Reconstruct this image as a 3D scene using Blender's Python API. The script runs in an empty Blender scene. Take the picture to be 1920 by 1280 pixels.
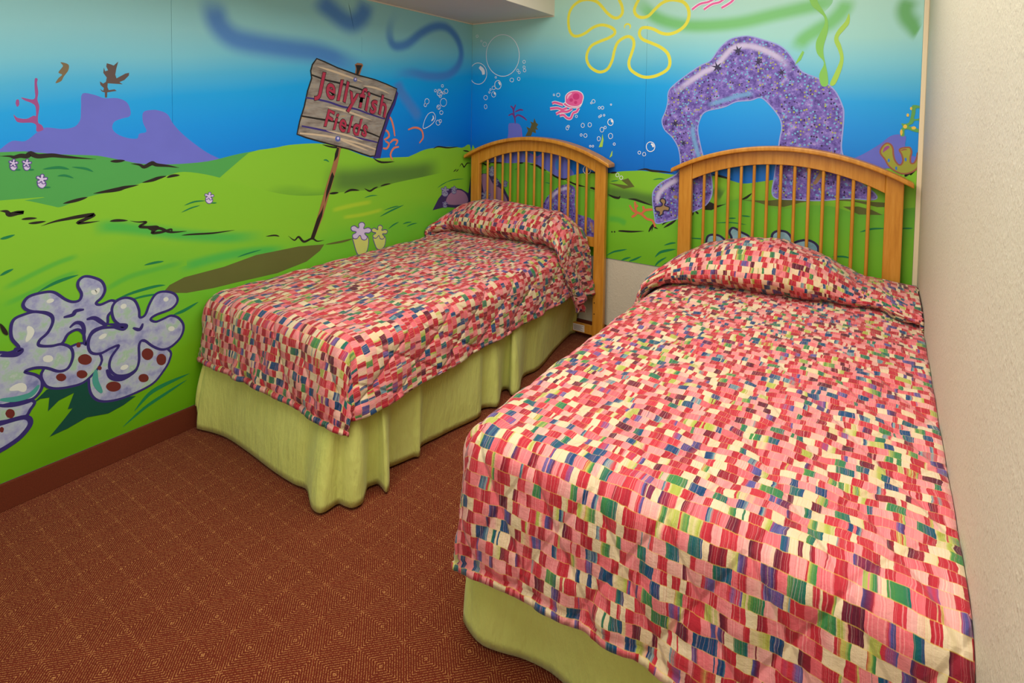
import bpy, bmesh, math, random
import numpy as np
from mathutils import Vector, Matrix
random.seed(7); np.random.seed(7)
SC = bpy.context.scene
COL = SC.collection

# ------------------------------------------------------------------ camera
cam_d = bpy.data.cameras.new('camera')
cam = bpy.data.objects.new('camera', cam_d); COL.objects.link(cam)
CAM = Vector((2.5019, -3.198, 1.3932))
yaw, pit, rol = 0.5907, 0.0422, 0.0144
F = Vector((-math.sin(yaw)*math.cos(pit), math.cos(yaw)*math.cos(pit), -math.sin(pit)))
R0 = Vector((math.cos(yaw), math.sin(yaw), 0)); U0 = R0.cross(F)
R = R0*math.cos(rol)+U0*math.sin(rol); U = U0*math.cos(rol)-R0*math.sin(rol)
m3 = Matrix((R, U, -F)).transposed()
cam.matrix_world = Matrix.Translation(CAM) @ m3.to_4x4()
cam_d.sensor_width = 36.0
cam_d.lens = 1044.39/1920*36
cam_d.shift_y = (262.54-640)/1920
cam_d.clip_start = 0.02
SC.camera = cam

# ------------------------------------------------------------------ world, lights, exposure
w = bpy.data.worlds.new('world'); SC.world = w; w.use_nodes = True
w.node_tree.nodes['Background'].inputs[0].default_value = (1, .97, .92, 1)
w.node_tree.nodes['Background'].inputs[1].default_value = 0.05
def area(name, loc, target, size, power, color=(1, .965, .91), sy=None):
    d = bpy.data.lights.new(name, 'AREA'); d.energy = power; d.color = color
    d.shape = 'RECTANGLE' if sy else 'DISK'; d.size = size
    if sy: d.size_y = sy
    o = bpy.data.objects.new(name, d); COL.objects.link(o); o.location = loc
    o.rotation_euler = (Vector(target)-Vector(loc)).to_track_quat('-Z', 'Y').to_euler()
    return o
area('ceiling_bounce', (1.75, -2.1, 2.42), (1.75, -2.1, 0), 1.6, 44, sy=2.8)  # added wide panel, stands in for flash bounced off the ceiling; no fixture
area('bounce_flash', (1.7, -4.2, 1.9), (1.35, -0.8, 0.8), 1.4, 13)
SC.view_settings.view_transform = 'Standard'
SC.view_settings.look = 'None'
SC.view_settings.exposure = 0.62
SC.view_settings.gamma = 1.0
SC.view_settings.use_curve_mapping = False

# ------------------------------------------------------------------ helpers
def lin(c):
    return tuple((v/255/12.92 if v/255 <= .04045 else ((v/255+.055)/1.055)**2.4) for v in c)
def newmat(name, rough=.6, spec=.3):
    m = bpy.data.materials.new(name); m.use_nodes = True
    nt = m.node_tree; b = nt.nodes['Principled BSDF']
    b.inputs['Roughness'].default_value = rough
    b.inputs['Specular IOR Level'].default_value = spec
    return m, nt, b
class N:
    """tiny node helper"""
    def __init__(s, nt): s.nt = nt
    def new(s, t, **k):
        n = s.nt.nodes.new(t)
        for a, v in k.items(): setattr(n, a, v)
        return n
    def put(s, n, i, v):
        if hasattr(v, 'is_linked'): s.nt.links.new(v, n.inputs[i])
        else: n.inputs[i].default_value = v
    def math(s, op, a, b=0.0, c=None):
        n = s.new('ShaderNodeMath', operation=op); s.put(n, 0, a); s.put(n, 1, b)
        if c is not None: s.put(n, 2, c)
        return n.outputs[0]
    def mix(s, f, a, b, blend='MIX'):
        n = s.new('ShaderNodeMix', data_type='RGBA', blend_type=blend)
        s.put(n, 0, f)
        for i, v in ((6, a), (7, b)):
            s.put(n, i, v if hasattr(v, 'is_linked') else (*v[:3], 1))
        return n.outputs[2]
    def noise(s, vec, scale, detail=2, rough=.5, dim='3D', w=None):
        n = s.new('ShaderNodeTexNoise', noise_dimensions=dim)
        if vec is not None: s.nt.links.new(vec, n.inputs['Vector'])
        if w is not None: s.put(n, n.inputs.find('W'), w)
        n.inputs['Scale'].default_value = scale; n.inputs['Detail'].default_value = detail
        n.inputs['Roughness'].default_value = rough
        return n
    def ramp(s, f, stops, interp='LINEAR'):
        n = s.new('ShaderNodeValToRGB'); n.color_ramp.interpolation = interp
        e = n.color_ramp.elements
        while len(e) > 1: e.remove(e[-1])
        e[0].position = stops[0][0]; e[0].color = (*stops[0][1], 1)
        for p, c in stops[1:]:
            k = e.new(p); k.color = (*c, 1)
        s.nt.links.new(f, n.inputs[0]); return n.outputs[0]
    def bump(s, h, strength, dist):
        n = s.new('ShaderNodeBump'); s.put(n, n.inputs.find('Height'), h)
        n.inputs['Strength'].default_value = strength; n.inputs['Distance'].default_value = dist
        return n.outputs[0]
    def obj(s): return s.new('ShaderNodeTexCoord').outputs['Object']
    def uv(s): return s.new('ShaderNodeTexCoord').outputs['UV']
    def sep(s, v):
        n = s.new('ShaderNodeSeparateXYZ'); s.nt.links.new(v, n.inputs[0]); return n.outputs
    def comb(s, x, y, z=0.0):
        n = s.new('ShaderNodeCombineXYZ')
        for i, v in enumerate((x, y, z)): s.put(n, i, v)
        return n.outputs[0]
    def mapping(s, v, scale=(1, 1, 1), rot=(0, 0, 0)):
        n = s.new('ShaderNodeMapping'); s.nt.links.new(v, n.inputs[0])
        n.inputs['Scale'].default_value = scale; n.inputs['Rotation'].default_value = rot
        return n.outputs[0]
def link(o, parent=None):
    COL.objects.link(o)
    if parent: o.parent = parent
    return o
def meshobj(name, verts, faces, mats, parent=None, smooth=False, fm=None):
    me = bpy.data.meshes.new(name); me.from_pydata([tuple(map(float, v)) for v in verts], [], faces); me.update()
    for m in (mats if isinstance(mats, (list, tuple)) else [mats]): me.materials.append(m)
    if fm is not None: me.polygons.foreach_set('material_index', fm)
    if smooth: me.polygons.foreach_set('use_smooth', [True]*len(me.polygons))
    return link(bpy.data.objects.new(name, me), parent)
def box(name, lo, hi, mat, parent=None, bevel=0.0, seg=2):
    bm = bmesh.new(); bmesh.ops.create_cube(bm, size=1)
    for v in bm.verts: v.co = Vector([lo[i]+(v.co[i]+.5)*(hi[i]-lo[i]) for i in range(3)])
    if bevel: bmesh.ops.bevel(bm, geom=bm.edges[:], offset=bevel, segments=seg, affect='EDGES', profile=.7)
    me = bpy.data.meshes.new(name); bm.to_mesh(me); bm.free(); me.materials.append(mat)
    return link(bpy.data.objects.new(name, me), parent)
def empty(name, loc, label, cat, group=None):
    o = bpy.data.objects.new(name, None); o.location = loc; COL.objects.link(o); tag(o, label, cat, group); return o
def tag(o, label=None, cat=None, group=None, kind=None):
    if label: o['label'] = label
    if cat: o['category'] = cat
    if group: o['group'] = group
    if kind: o['kind'] = kind
    return o
def struct(o): o['kind'] = 'structure'; return o

# ------------------------------------------------------------------ surface materials
def plaster(name, c1, c2, bump=.35):
    m, nt, b = newmat(name, .55, .35); n = N(nt); v = n.obj()
    big = n.noise(v, 3, 2).outputs[0]
    b.inputs['Base Color'].default_value = (*lin(c1), 1)
    nt.links.new(n.mix(big, lin(c1), lin(c2)), b.inputs['Base Color'])
    st = n.mapping(v, (1, 1, .55))
    a = n.noise(st, 95, 3, .6).outputs[0]; d = n.noise(st, 210, 2, .6).outputs[0]
    h = n.math('ADD', n.math('SMOOTH_MAX', a, .5, .1), n.math('MULTIPLY', d, .35))
    nt.links.new(n.bump(h, bump, .006), b.inputs['Normal'])
    return m
M_wall = plaster('cream_textured_plaster', (202, 194, 173), (194, 185, 162), .65)
M_ceil = plaster('white_textured_plaster', (222, 214, 198), (214, 206, 188), .2)
def plain(name, c, rough=.5, spec=.3):
    m, nt, b = newmat(name, rough, spec); b.inputs['Base Color'].default_value = (*lin(c), 1); return m
M_trim = plain('cream_moulding_paint', (226, 208, 172), .4)
M_caulk = plain('white_caulk', (225, 215, 195), .5)
def mk_base():
    m, nt, b = newmat('rust_baseboard_carpet', .85, .15); n = N(nt); v = n.obj()
    a = n.noise(v, 260, 3, .7).outputs[0]
    nt.links.new(n.mix(a, lin((84, 36, 20)), lin((112, 52, 30))), b.inputs['Base Color'])
    nt.links.new(n.bump(a, .5, .003), b.inputs['Normal']); return m
M_base = mk_base()
def mk_carpet():
    m, nt, b = newmat('rust_diamond_carpet', .95, .08); n = N(nt); v = n.obj()
    wob = n.noise(v, 90, 2).outputs['Color']
    vv = n.new('ShaderNodeVectorMath', operation='SCALE'); nt.links.new(wob, vv.inputs[0]); vv.inputs['Scale'].default_value = .0032
    va = n.new('ShaderNodeVectorMath', operation='ADD'); nt.links.new(v, va.inputs[0]); nt.links.new(vv.outputs[0], va.inputs[1])
    x, y, _ = n.sep(va.outputs[0])
    T = .1125
    # squares set at 45 degrees to the room, star node at (1.411,-2.088)
    px = n.math('SUBTRACT', x, 1.4125); py = n.math('SUBTRACT', y, -2.0895)
    p = n.math('DIVIDE', n.math('ADD', px, py), T*math.sqrt(2)); q = n.math('DIVIDE', n.math('SUBTRACT', px, py), T*math.sqrt(2))
    a = n.math('ABSOLUTE', n.math('SUBTRACT', n.math('FRACT', p), .5)); c = n.math('ABSOLUTE', n.math('SUBTRACT', n.math('FRACT', q), .5))
    d = n.math('MAXIMUM', a, c); e = n.math('MINIMUM', a, c)
    ring = n.math('FRACT', n.math('MULTIPLY', d, 18.0))                         # concentric squares, about 6 mm apart
    line = n.math('LESS_THAN', n.math('ABSOLUTE', n.math('SUBTRACT', ring, .5)), .17)
    dash = n.math('GREATER_THAN', n.noise(v, 330, 1).outputs[0], .49)
    diag = n.math('LESS_THAN', n.math('SUBTRACT', d, e), .055)
    along = n.math('FRACT', n.math('MULTIPLY', e, 26.0))
    sel = n.math('MULTIPLY', line, n.math('ADD', n.math('MULTIPLY', dash, .62), n.math('MULTIPLY', n.math('MULTIPLY', diag, n.math('ADD', dash, .3)), .22)))
    node = n.math('ADD', n.math('LESS_THAN', d, .045), n.math('GREATER_THAN', n.math('MINIMUM', a, c), .465))
    sel = n.math('MINIMUM', n.math('ADD', sel, n.math('MULTIPLY', n.math('MULTIPLY', node, dash), .4)), 1.0)
    g1 = n.noise(v, 420, 2, .7).outputs[0]; g2 = n.noise(v, 9, 2).outputs[0]
    base = n.mix(g1, lin((56, 15, 6)), lin((120, 41, 18)))
    base = n.mix(n.math('MULTIPLY', g2, .45), base, lin((114, 46, 28)))
    groove = n.math('LESS_THAN', ring, .2)
    base = n.mix(n.math('MULTIPLY', groove, .42), base, lin((54, 18, 6)))
    col = n.mix(sel, base, lin((176, 122, 70)))
    nt.links.new(col, b.inputs['Base Color'])
    h = n.math('ADD', n.math('MULTIPLY', line, .6), n.math('MULTIPLY', g1, .8))
    nt.links.new(n.bump(h, .55, .003), b.inputs['Normal'])
    b.inputs['Sheen Weight'].default_value = .05
    return m
M_carpet = mk_carpet()
def mk_wood():
    m, nt, b = newmat('honey_oak', .32, .45); n = N(nt); v = n.obj()
    st = n.mapping(v, (60, 60, 4)); sh = n.mapping(v, (4, 60, 60))
    g = n.noise(st, 1, 5, .65).outputs[0]; k = n.noise(v, 6, 2).outputs[0]
    c = n.ramp(g, [(.25, lin((166, 104, 28))), (.5, lin((196, 134, 44))), (.75, lin((212, 154, 64)))])
    c = n.mix(n.math('MULTIPLY', k, .35), c, lin((180, 112, 28)))
    nt.links.new(c, b.inputs['Base Color'])
    nt.links.new(n.bump(g, .08, .002), b.inputs['Normal'])
    return m
M_wood = mk_wood()
M_dark = plain('dark_screw_hole', (48, 28, 12), .7)
def mk_skirt():
    m, nt, b = newmat('lime_cotton_skirt', .8, .15); n = N(nt); v = n.obj()
    wv = n.noise(n.mapping(v, (300, 300, 300)), 1, 1).outputs[0]; big = n.noise(v, 5, 3).outputs[0]
    c = n.mix(big, lin((194, 200, 102)), lin((212, 218, 126)))
    nt.links.new(c, b.inputs['Base Color'])
    wr = n.noise(n.mapping(v, (16, 16, 4)), 1.6, 4, .6).outputs[0]
    nt.links.new(n.bump(n.math('ADD', wr, n.math('MULTIPLY', wv, .03)), .4, .03), b.inputs['Normal'])
    b.inputs['Sheen Weight'].default_value = .1
    return m
M_skirt = mk_skirt()
M_matt = plain('ticking', (215, 208, 196), .9)
def mk_fabric(seed):
    m, nt, b = newmat('patchwork_quilt_%d' % seed, .75, .2); n = N(nt); uv = n.uv()
    x, y, _ = n.sep(uv)
    x = n.math('ADD', x, seed*3.37); y = n.math('ADD', y, seed*1.71)
    ws = n.noise(n.comb(x, y), 28, 2)
    wr, wg, wb = n.sep(ws.outputs['Color'])
    x = n.math('ADD', x, n.math('MULTIPLY', n.math('SUBTRACT', wr, .5), .010)); y = n.math('ADD', y, n.math('MULTIPLY', n.math('SUBTRACT', wg, .5), .009))
    RH = .0278
    yr = n.math('DIVIDE', y, RH); row = n.math('FLOOR', yr)
    wn = n.new('ShaderNodeTexWhiteNoise', noise_dimensions='1D'); nt.links.new(row, wn.inputs['W'])
    w0 = n.math('ADD', n.math('DIVIDE', x, .0225), n.math('MULTIPLY', wn.outputs[0], 311.0))
    jit = n.noise(None, .8, 1, .5, '1D', n.math('ADD', w0, n.math('MULTIPLY', row, 7.7))).outputs[0]
    w_ = n.math('ADD', w0, n.math('MULTIPLY', jit, 2.2))
    cell = n.math('FLOOR', w_); loc = n.math('SUBTRACT', n.math('FRACT', w_), .5)
    w2 = n.new('ShaderNodeTexWhiteNoise', noise_dimensions='2D'); nt.links.new(n.comb(cell, row), w2.inputs['Vector'])
    par = n.math('ABSOLUTE', n.math('MODULO', cell, 2.0))
    rnd = n.math('MULTIPLY', w2.outputs['Value'], .47)
    st = n.noise(None, 1.0, 3, .7, '1D', n.math('ADD', n.math('MULTIPLY', x, 380.0), n.math('MULTIPLY', row, 17.3))).outputs[0]
    f = n.math('ADD', n.math('ADD', n.math('MULTIPLY', par, .5), rnd), n.math('ADD', n.math('MULTIPLY', loc, .035), n.math('ADD', n.math('MULTIPLY', st, .025), .004)))
    P = [(.00, (120, 24, 46)), (.035, (84, 22, 48)), (.055, (140, 24, 44)), (.09, (190, 36, 52)), (.17, (196, 42, 56)), (.19, (168, 28, 46)),
         (.235, (196, 44, 58)), (.24, (206, 198, 96)), (.255, (70, 140, 66)), (.285, (20, 108, 88)), (.31, (12, 76, 120)), (.345, (10, 60, 110)), (.36, (130, 172, 170)),
         (.365, (202, 46, 60)), (.44, (206, 52, 66)), (.455, (84, 90, 160)), (.475, (80, 40, 84)), (.495, (176, 32, 50)),
         (.50, (226, 96, 104)), (.58, (236, 110, 118)), (.62, (240, 140, 142)), (.66, (238, 160, 154)), (.68, (240, 176, 166)),
         (.69, (234, 206, 164)), (.78, (234, 212, 174)), (.815, (228, 206, 156)), (.825, (190, 192, 92)), (.84, (168, 178, 64)), (.85, (228, 206, 156)),
         (.865, (236, 120, 126)), (.93, (238, 146, 146)), (1.0, (232, 190, 168))]
    c = n.ramp(f, [(p, tuple(q*.78 for q in lin(k))) for p, k in P])
    # woven streaks inside each patch
    c = n.mix(n.math('MULTIPLY', n.math('GREATER_THAN', st, .60), .26), c, lin((246, 200, 190)))
    c = n.mix(n.math('MULTIPLY', n.math('LESS_THAN', st, .37), .24), c, lin((190, 44, 62)))
    fr = n.math('FRACT', yr)
    ln = n.math('GREATER_THAN', n.math('ABSOLUTE', n.math('SUBTRACT', fr, .5)), .468)
    c = n.mix(n.math('MULTIPLY', ln, .34), c, lin((222, 190, 70)))
    nt.links.new(c, b.inputs['Base Color'])
    weave = n.noise(n.mapping(uv, (700, 700, 1)), 1, 1).outputs[0]
    crumple = n.noise(n.mapping(uv, (22, 30, 1)), 1, 4, .6).outputs[0]
    # stitched quilting grooves
    x0, y0, _ = n.sep(uv); T = .135
    gr = []
    for sg in (1, -1):
        q = n.math('ADD', n.math('MULTIPLY', x0, .85/T), n.math('MULTIPLY', y0, sg*.55/T))
        q = n.math('ABSOLUTE', n.math('SUBTRACT', n.math('FRACT', n.math('ADD', q, .5)), .5))
        gr.append(q)
    dmin = n.math('MINIMUM', gr[0], gr[1])
    mr = n.new('ShaderNodeMapRange', interpolation_type='SMOOTHSTEP'); nt.links.new(dmin, mr.inputs[0]); mr.inputs[2].default_value = .08
    hh = n.math('ADD', n.math('MULTIPLY', crumple, .55), n.math('ADD', n.math('MULTIPLY', weave, .02), n.math('MULTIPLY', mr.outputs[0], .55)))
    nt.links.new(n.bump(hh, .38, .022), b.inputs['Normal'])
    b.inputs['Sheen Weight'].default_value = .12
    return m
M_fab1 = mk_fabric(1); M_fab2 = mk_fabric(2)

# ------------------------------------------------------------------ room shell
XR = 2.648; YF = -4.6; ZC = 2.44; ZS = 2.055; XS = .678
struct(box('floor', (-.1, YF-.1, -.1), (XR+.1, .1, 0), M_carpet))
struct(box('ceiling', (-.1, YF-.1, ZC), (XR+.1, .1, ZC+.1), M_ceil))
struct(box('wall_left', (-.1, YF, 0), (-.004, .1, ZC), M_wall))
struct(box('wall_back', (-.004, .004, 0), (XR, .1, ZC), M_wall))
struct(box('wall_right', (XR, YF, 0), (XR+.1, .1, ZC), M_wall))
struct(box('wall_front', (-.1, YF-.1, 0), (XR+.1, YF, ZC), M_wall))
struct(tag(box('ceiling_soffit', (-.004, YF, ZS), (XS, .004, ZC), M_ceil, bevel=.004), 'white plaster soffit boxed in along the top of the mural wall'))
struct(box('baseboard_left', (-.004, YF, 0), (.011, .004, .0965), M_base, bevel=.003))
struct(box('baseboard_back', (.011, -.010, 0), (XR, .004, .0965), M_base, bevel=.003))
struct(box('trim_1', (2.629, -.012, 0.0965), (XR, .004, ZC), M_trim, bevel=.003))
struct(box('trim_2', (0, -3.4, ZS-.006), (.006, 0, ZS), M_caulk))
struct(box('trim_3', (0, -.006, ZS-.006), (XS, 0, ZS), M_caulk))

# ------------------------------------------------------------------ mural data (millimetres along each wall from the corner, and up)
MURAL=[
('L','swirl_print',None,[('s','swblue',0.18,[(1869,1919),(1865,1857),(1839,1783),(1770,1734),(1638,1720),(1480,1716),(1305,1713),(1129,1678),(934,1626)],'L'),('s','swblue',0.19,[(1354,2017),(1237,1954),(1111,1904),(1016,1960),(977,2070)],'L'),('s','swblue',0.1,[(713,2060),(793,1951),(805,1860),(761,1813),(656,1838),(532,1921),(405,1980),(281,1990),(173,1931),(124,1833),(164,1736),(277,1669),(453,1650),(617,1659),(728,1641),(799,1597)],'L'),('s','swblue',0.12,[(746,1607),(709,1537),(615,1446),(526,1362)],'L')],None),
('L','distant_rock_print',None,[('p','lav',1,[(2621,1233),(2597,1256),(2565,1284),(2529,1283),(2496,1313),(2480,1325),(2466,1330),(2420,1324),(2386,1332),(2371,1350),(2366,1368),(2364,1409),(2359,1456),(2319,1452),(2288,1441),(2246,1443),(2213,1428),(2200,1394),(2204,1372),(2231,1363),(2257,1350),(2264,1325),(2248,1303),(2215,1287),(2178,1283),(2170,1302),(2143,1311),(2156,1350),(2154,1389),(2122,1399),(2092,1396),(2061,1380),(2037,1337),(1986,1282),(1905,1217),(1820,1162),(1835,1091),(2160,1157),(2622,1201)])],None),
('L','dark_coral_print',None,[('p','brown',0,[(2287,1444),(2280,1444),(2279,1464),(2257,1469),(2247,1471),(2254,1477),(2274,1473),(2278,1484),(2277,1499),(2226,1498),(2237,1506),(2220,1515),(2204,1534),(2203,1545),(2216,1541),(2247,1520),(2251,1534),(2247,1558),(2240,1586),(2256,1569),(2266,1573),(2279,1576),(2281,1563),(2275,1549),(2285,1545),(2289,1559),(2291,1538),(2280,1521),(2283,1504),(2292,1497),(2303,1505),(2301,1491),(2290,1480),(2292,1469),(2303,1476),(2297,1467),(2287,1463)])],None),
('L','dark_coral_print',None,[('p','olivebrown',1,[(2424,1567),(2401,1561),(2401,1540),(2415,1516),(2423,1499),(2440,1490),(2431,1509),(2420,1522),(2431,1529),(2422,1545),(2417,1555)])],None),
('L','red_coral_print',None,[('p','redcoral',1,[(2497,1316),(2478,1322),(2482,1338),(2492,1347),(2492,1372),(2488,1404),(2493,1429),(2490,1454),(2493,1486),(2491,1502),(2499,1502),(2500,1466),(2499,1438),(2508,1429),(2537,1435),(2528,1425),(2509,1416),(2499,1404),(2498,1372),(2505,1372),(2524,1361),(2548,1364),(2559,1375),(2552,1353),(2539,1347),(2510,1347),(2498,1338)]),('p','redcoral',1,[(2543,1416),(2543,1410),(2545,1406),(2547,1403),(2549,1403),(2551,1405),(2552,1410),(2553,1415),(2552,1421),(2551,1426),(2548,1428),(2546,1428),(2544,1426),(2543,1421)])],None),
('L','far_hill_print',None,[('p','hilldark',1,[(4080,1246),(2597,1247),(2533,1246),(2435,1232),(2343,1224),(2302,1218),(2227,1197),(2160,1180),(2048,1171),(1896,1175),(1748,1202),(1556,1224),(1435,1236),(1291,1234),(1164,1210),(973,1146),(760,1106),(621,1135),(499,1167),(395,1177),(258,1179),(107,1166),(-4,1142),(-14,600),(1305,802),(2097,924),(2601,1001),(4080,1009)]),('p','hillmid',1,[(1826,882),(1748,1172),(1556,1224),(1435,1236),(1291,1234),(1164,1210),(973,1146),(760,1106),(621,1135),(499,1167),(395,1177),(258,1179),(107,1166),(-4,1142),(-14,600)]),('s','hillshade',0.22,[(1305,1046),(1090,1019),(847,1024),(572,1019),(312,1035)],'hillmid')],None),
('L','near_hill_print',None,[('p','meadowL',1,[(4080,1084),(2600,1082),(2536,1074),(2507,1065),(2457,1045),(2433,1038),(2390,1053),(2348,1066),(2286,1076),(2232,1083),(2165,1102),(2070,1123),(1999,1135),(1873,1107),(1696,1041),(1497,981),(1305,958),(1127,959),(931,951),(759,974),(471,993),(199,1016),(-6,1045),(-35,-525),(1305,-310),(1949,-47),(2421,65),(4080,67)]),('s','grassteal',0.08,[(2341,941),(2270,940),(2118,898),(2013,865),(1802,816),(1615,797)],'meadowL'),('s','grassteal',0.07,[(2036,719),(1876,732),(1698,729),(1498,701)],'meadowL'),('s','meadowhi',0.04,[(1236,865),(1089,876),(931,879)],'meadowL'),('s','meadowhi',0.035,[(1164,817),(1011,813),(846,823)],'meadowL'),('s','grassmid',0.03,[(2606,771),(2519,807),(2442,835),(2376,849)],'meadowL'),('s','grassmid',0.03,[(2607,716),(2520,744),(2442,775),(2377,788)],'meadowL'),('s','grassmid',0.035,[(2310,690),(2218,727),(2119,737),(1992,744)],'meadowL'),('p','olive',0,[(2090,631),(2062,658),(2003,677),(1828,685),(1671,708),(1436,706),(1277,688),(1305,658),(1388,617),(1558,594),(1778,598),(1877,598),(1993,606)])],None),
('L','hill_outline_print',None,[('l','ink',0.017,1,0,1,[(2597,1233),(2572,1232),(2560,1228),(2543,1232),(2526,1230),(2515,1238),(2495,1228),(2454,1229),(2421,1223),(2373,1215),(2320,1208)])],None),
('L','hill_outline_print',None,[('l','ink',0.012,1,0,1,[(2273,1197),(2249,1196),(2222,1197)])],None),
('L','hill_outline_print',None,[('l','ink',0.017,1,0,1,[(2201,1183),(2171,1177),(2154,1167),(2130,1178),(2121,1180),(2106,1172),(2063,1165),(2019,1154)])],None),
('L','hill_outline_print',None,[('l','ink',0.016,1,0,1,[(2330,1077),(2283,1081),(2245,1085),(2223,1090),(2175,1095)])],None),
('L','hill_outline_print',None,[('l','ink',0.012,1,0,1,[(2425,1050),(2385,1057),(2349,1065)])],None),
('L','hill_outline_print',None,[('l','ink',0.014,1,0,1,[(2162,1103),(2125,1110),(2101,1117),(2070,1123)])],None),
('L','hill_outline_print',None,[('l','ink',0.012,1,0,1,[(2069,1116),(2045,1122),(2016,1122)])],None),
('L','hill_outline_print',None,[('l','ink',0.016,1,0,1,[(2601,1046),(2584,1042),(2576,1030),(2555,1033),(2538,1033),(2563,1036)])],None),
('L','hill_outline_print',None,[('l','ink',0.009,1,0,1,[(2545,1009),(2525,1009),(2501,1007)])],None),
('L','hill_outline_print',None,[('l','ink',0.009,1,0,1,[(2526,992),(2503,991),(2476,992)])],None),
('L','hill_outline_print',None,[('l','ink',0.014,1,0,1,[(2490,977),(2453,987),(2411,992),(2376,995),(2331,996),(2347,986),(2382,972),(2347,968),(2311,969)])],None),
('L','hill_outline_print',None,[('l','ink',0.011,1,0,1,[(2278,963),(2252,962),(2215,956)])],None),
('L','hill_outline_print',None,[('l','ink',0.012,1,0,1,[(2207,954),(2180,945),(2148,940),(2174,926),(2145,918),(2106,912),(2128,893),(2091,889),(2054,895),(2048,882),(2009,876)])],None),
('L','hill_outline_print',None,[('l','ink',0.012,1,0,1,[(2161,929),(2128,906),(2097,906),(2055,883),(1990,877)])],None),
('L','hill_outline_print',None,[('l','ink',0.008,1,0,1,[(1620,790),(1572,787),(1545,777)])],None),
('L','hill_outline_print',None,[('l','ink',0.012,1,0,1,[(1497,772),(1461,743),(1436,756),(1404,725),(1355,733),(1322,713),(1277,711)])],None),
('L','hill_outline_print',None,[('l','ink',0.008,1,0,1,[(2013,862),(1968,859),(1875,849),(1776,847)])],None),
('L','hill_outline_print',None,[('l','ink',0.01,1,0,1,[(1291,1229),(1218,1212),(1128,1205)])],None),
('L','hill_outline_print',None,[('l','ink',0.012,1,0,1,[(932,1135),(869,1109),(760,1106)])],None),
('L','hill_outline_print',None,[('l','ink',0.01,1,0,1,[(411,1171),(358,1183),(258,1172),(143,1175)])],None),
('L','hill_outline_print',None,[('l','ink',0.01,1,0,1,[(94,1146),(21,1136)])],None),
('L','hill_outline_print',None,[('l','ink',0.013,1,0,1,[(1246,960),(1182,959)])],None),
('L','hill_outline_print',None,[('l','ink',0.013,1,0,1,[(1146,952),(1097,965),(1035,956)])],None),
('L','hill_outline_print',None,[('l','ink',0.012,1,0,1,[(1000,965),(960,945),(923,957),(894,964)])],None),
('L','hill_outline_print',None,[('l','ink',0.01,1,0,1,[(877,965),(838,971),(790,973)])],None),
('L','hill_outline_print',None,[('l','ink',0.011,1,0,1,[(134,1031),(105,1052),(80,1027),(44,1052),(-6,1049)])],None),
('L','hill_outline_print',None,[('l','ink',0.008,1,0,1,[(199,1001),(164,1018)])],None),
('L','hill_outline_print',None,[('l','ink',0.008,1,0,1,[(169,999),(140,1016)])],None),
('L','grass_stroke_print',None,[('l','grassdk',0.01,1,0,1,[(2602,950),(2586,952),(2563,958)])],None),
('L','grass_stroke_print',None,[('l','grassdk',0.01,1,0,1,[(2605,823),(2588,832),(2569,839)])],None),
('L','grass_stroke_print',None,[('l','grassdk',0.012,1,0,1,[(2505,740),(2459,760),(2418,770),(2382,775)])],None),
('L','grass_stroke_print',None,[('l','grassdk',0.012,1,0,1,[(2265,648),(2199,661),(2120,666),(2079,662)])],None),
('L','grass_stroke_print',None,[('l','grassdk',0.009,1,0,1,[(2238,630),(2161,636),(2079,626)])],None),
('L','grass_stroke_print',None,[('l','grassdk',0.01,1,0,1,[(2159,764),(2119,766),(2084,764)])],None),
('L','grass_stroke_print',None,[('l','grassdk',0.018,1,0,1,[(2202,173),(2146,221),(2084,237),(1985,246)])],None),
('L','grass_stroke_print',None,[('l','grassdk',0.014,1,0,1,[(2244,126),(2166,169),(2084,196),(1997,222)])],None),
('L','grass_stroke_print',None,[('l','grassdk',0.014,1,0,1,[(2049,526),(2005,532),(1944,553)])],None),
('L','grass_stroke_print',None,[('l','grassdk',0.007,1,0,1,[(1764,717),(1712,724),(1643,729)])],None),
('L','grass_stroke_print',None,[('l','grassdk',0.01,1,0,1,[(2482,1181),(2436,1184),(2404,1175)])],None),
('L','grass_stroke_print',None,[('l','grassdk',0.008,1,0,1,[(2396,1183),(2354,1174),(2329,1160)])],None),
('L','grass_stroke_print',None,[('l','grassdk',0.008,1,0,1,[(2440,1153),(2417,1153),(2391,1141)])],None),
('L','grass_stroke_print',None,[('l','grassdk',0.007,1,0,1,[(2000,990),(1956,1001),(1910,1000)])],None),
('L','grass_stroke_print',None,[('l','grassdk',0.006,1,0,1,[(2012,961),(1972,975),(1933,982)])],None),
('L','grass_stroke_print',None,[('l','grassdk',0.01,1,0,1,[(880,782),(780,808),(680,828)])],None),
('L','grass_stroke_print',None,[('l','grassdk',0.007,1,0,1,[(846,817),(767,826),(722,827)])],None),
('L','grass_stroke_print',None,[('l','grassdk',0.006,1,0,1,[(1000,909),(951,916),(898,913)])],None),
('L','grass_stroke_print',None,[('l','grassdk',0.009,1,0,1,[(810,697),(766,716),(721,726)])],None),
('L','grass_stroke_print',None,[('l','grassdk',0.008,1,0,1,[(688,708),(651,712),(608,709)])],None),
('L','grass_stroke_print',None,[('l','grassdk',0.008,1,0,1,[(655,686),(607,695),(559,695)])],None),
('L','grass_stroke_print',None,[('l','grassdk',0.008,1,0,1,[(1284,1145),(1264,1144),(1246,1132)])],None),
('L','grass_stroke_print',None,[('l','grassdk',0.006,1,0,1,[(365,905),(310,925),(255,939)])],None),
('L','grass_stroke_print',None,[('l','grassdk',0.006,1,0,1,[(283,934),(198,945),(79,942)])],None),
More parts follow.
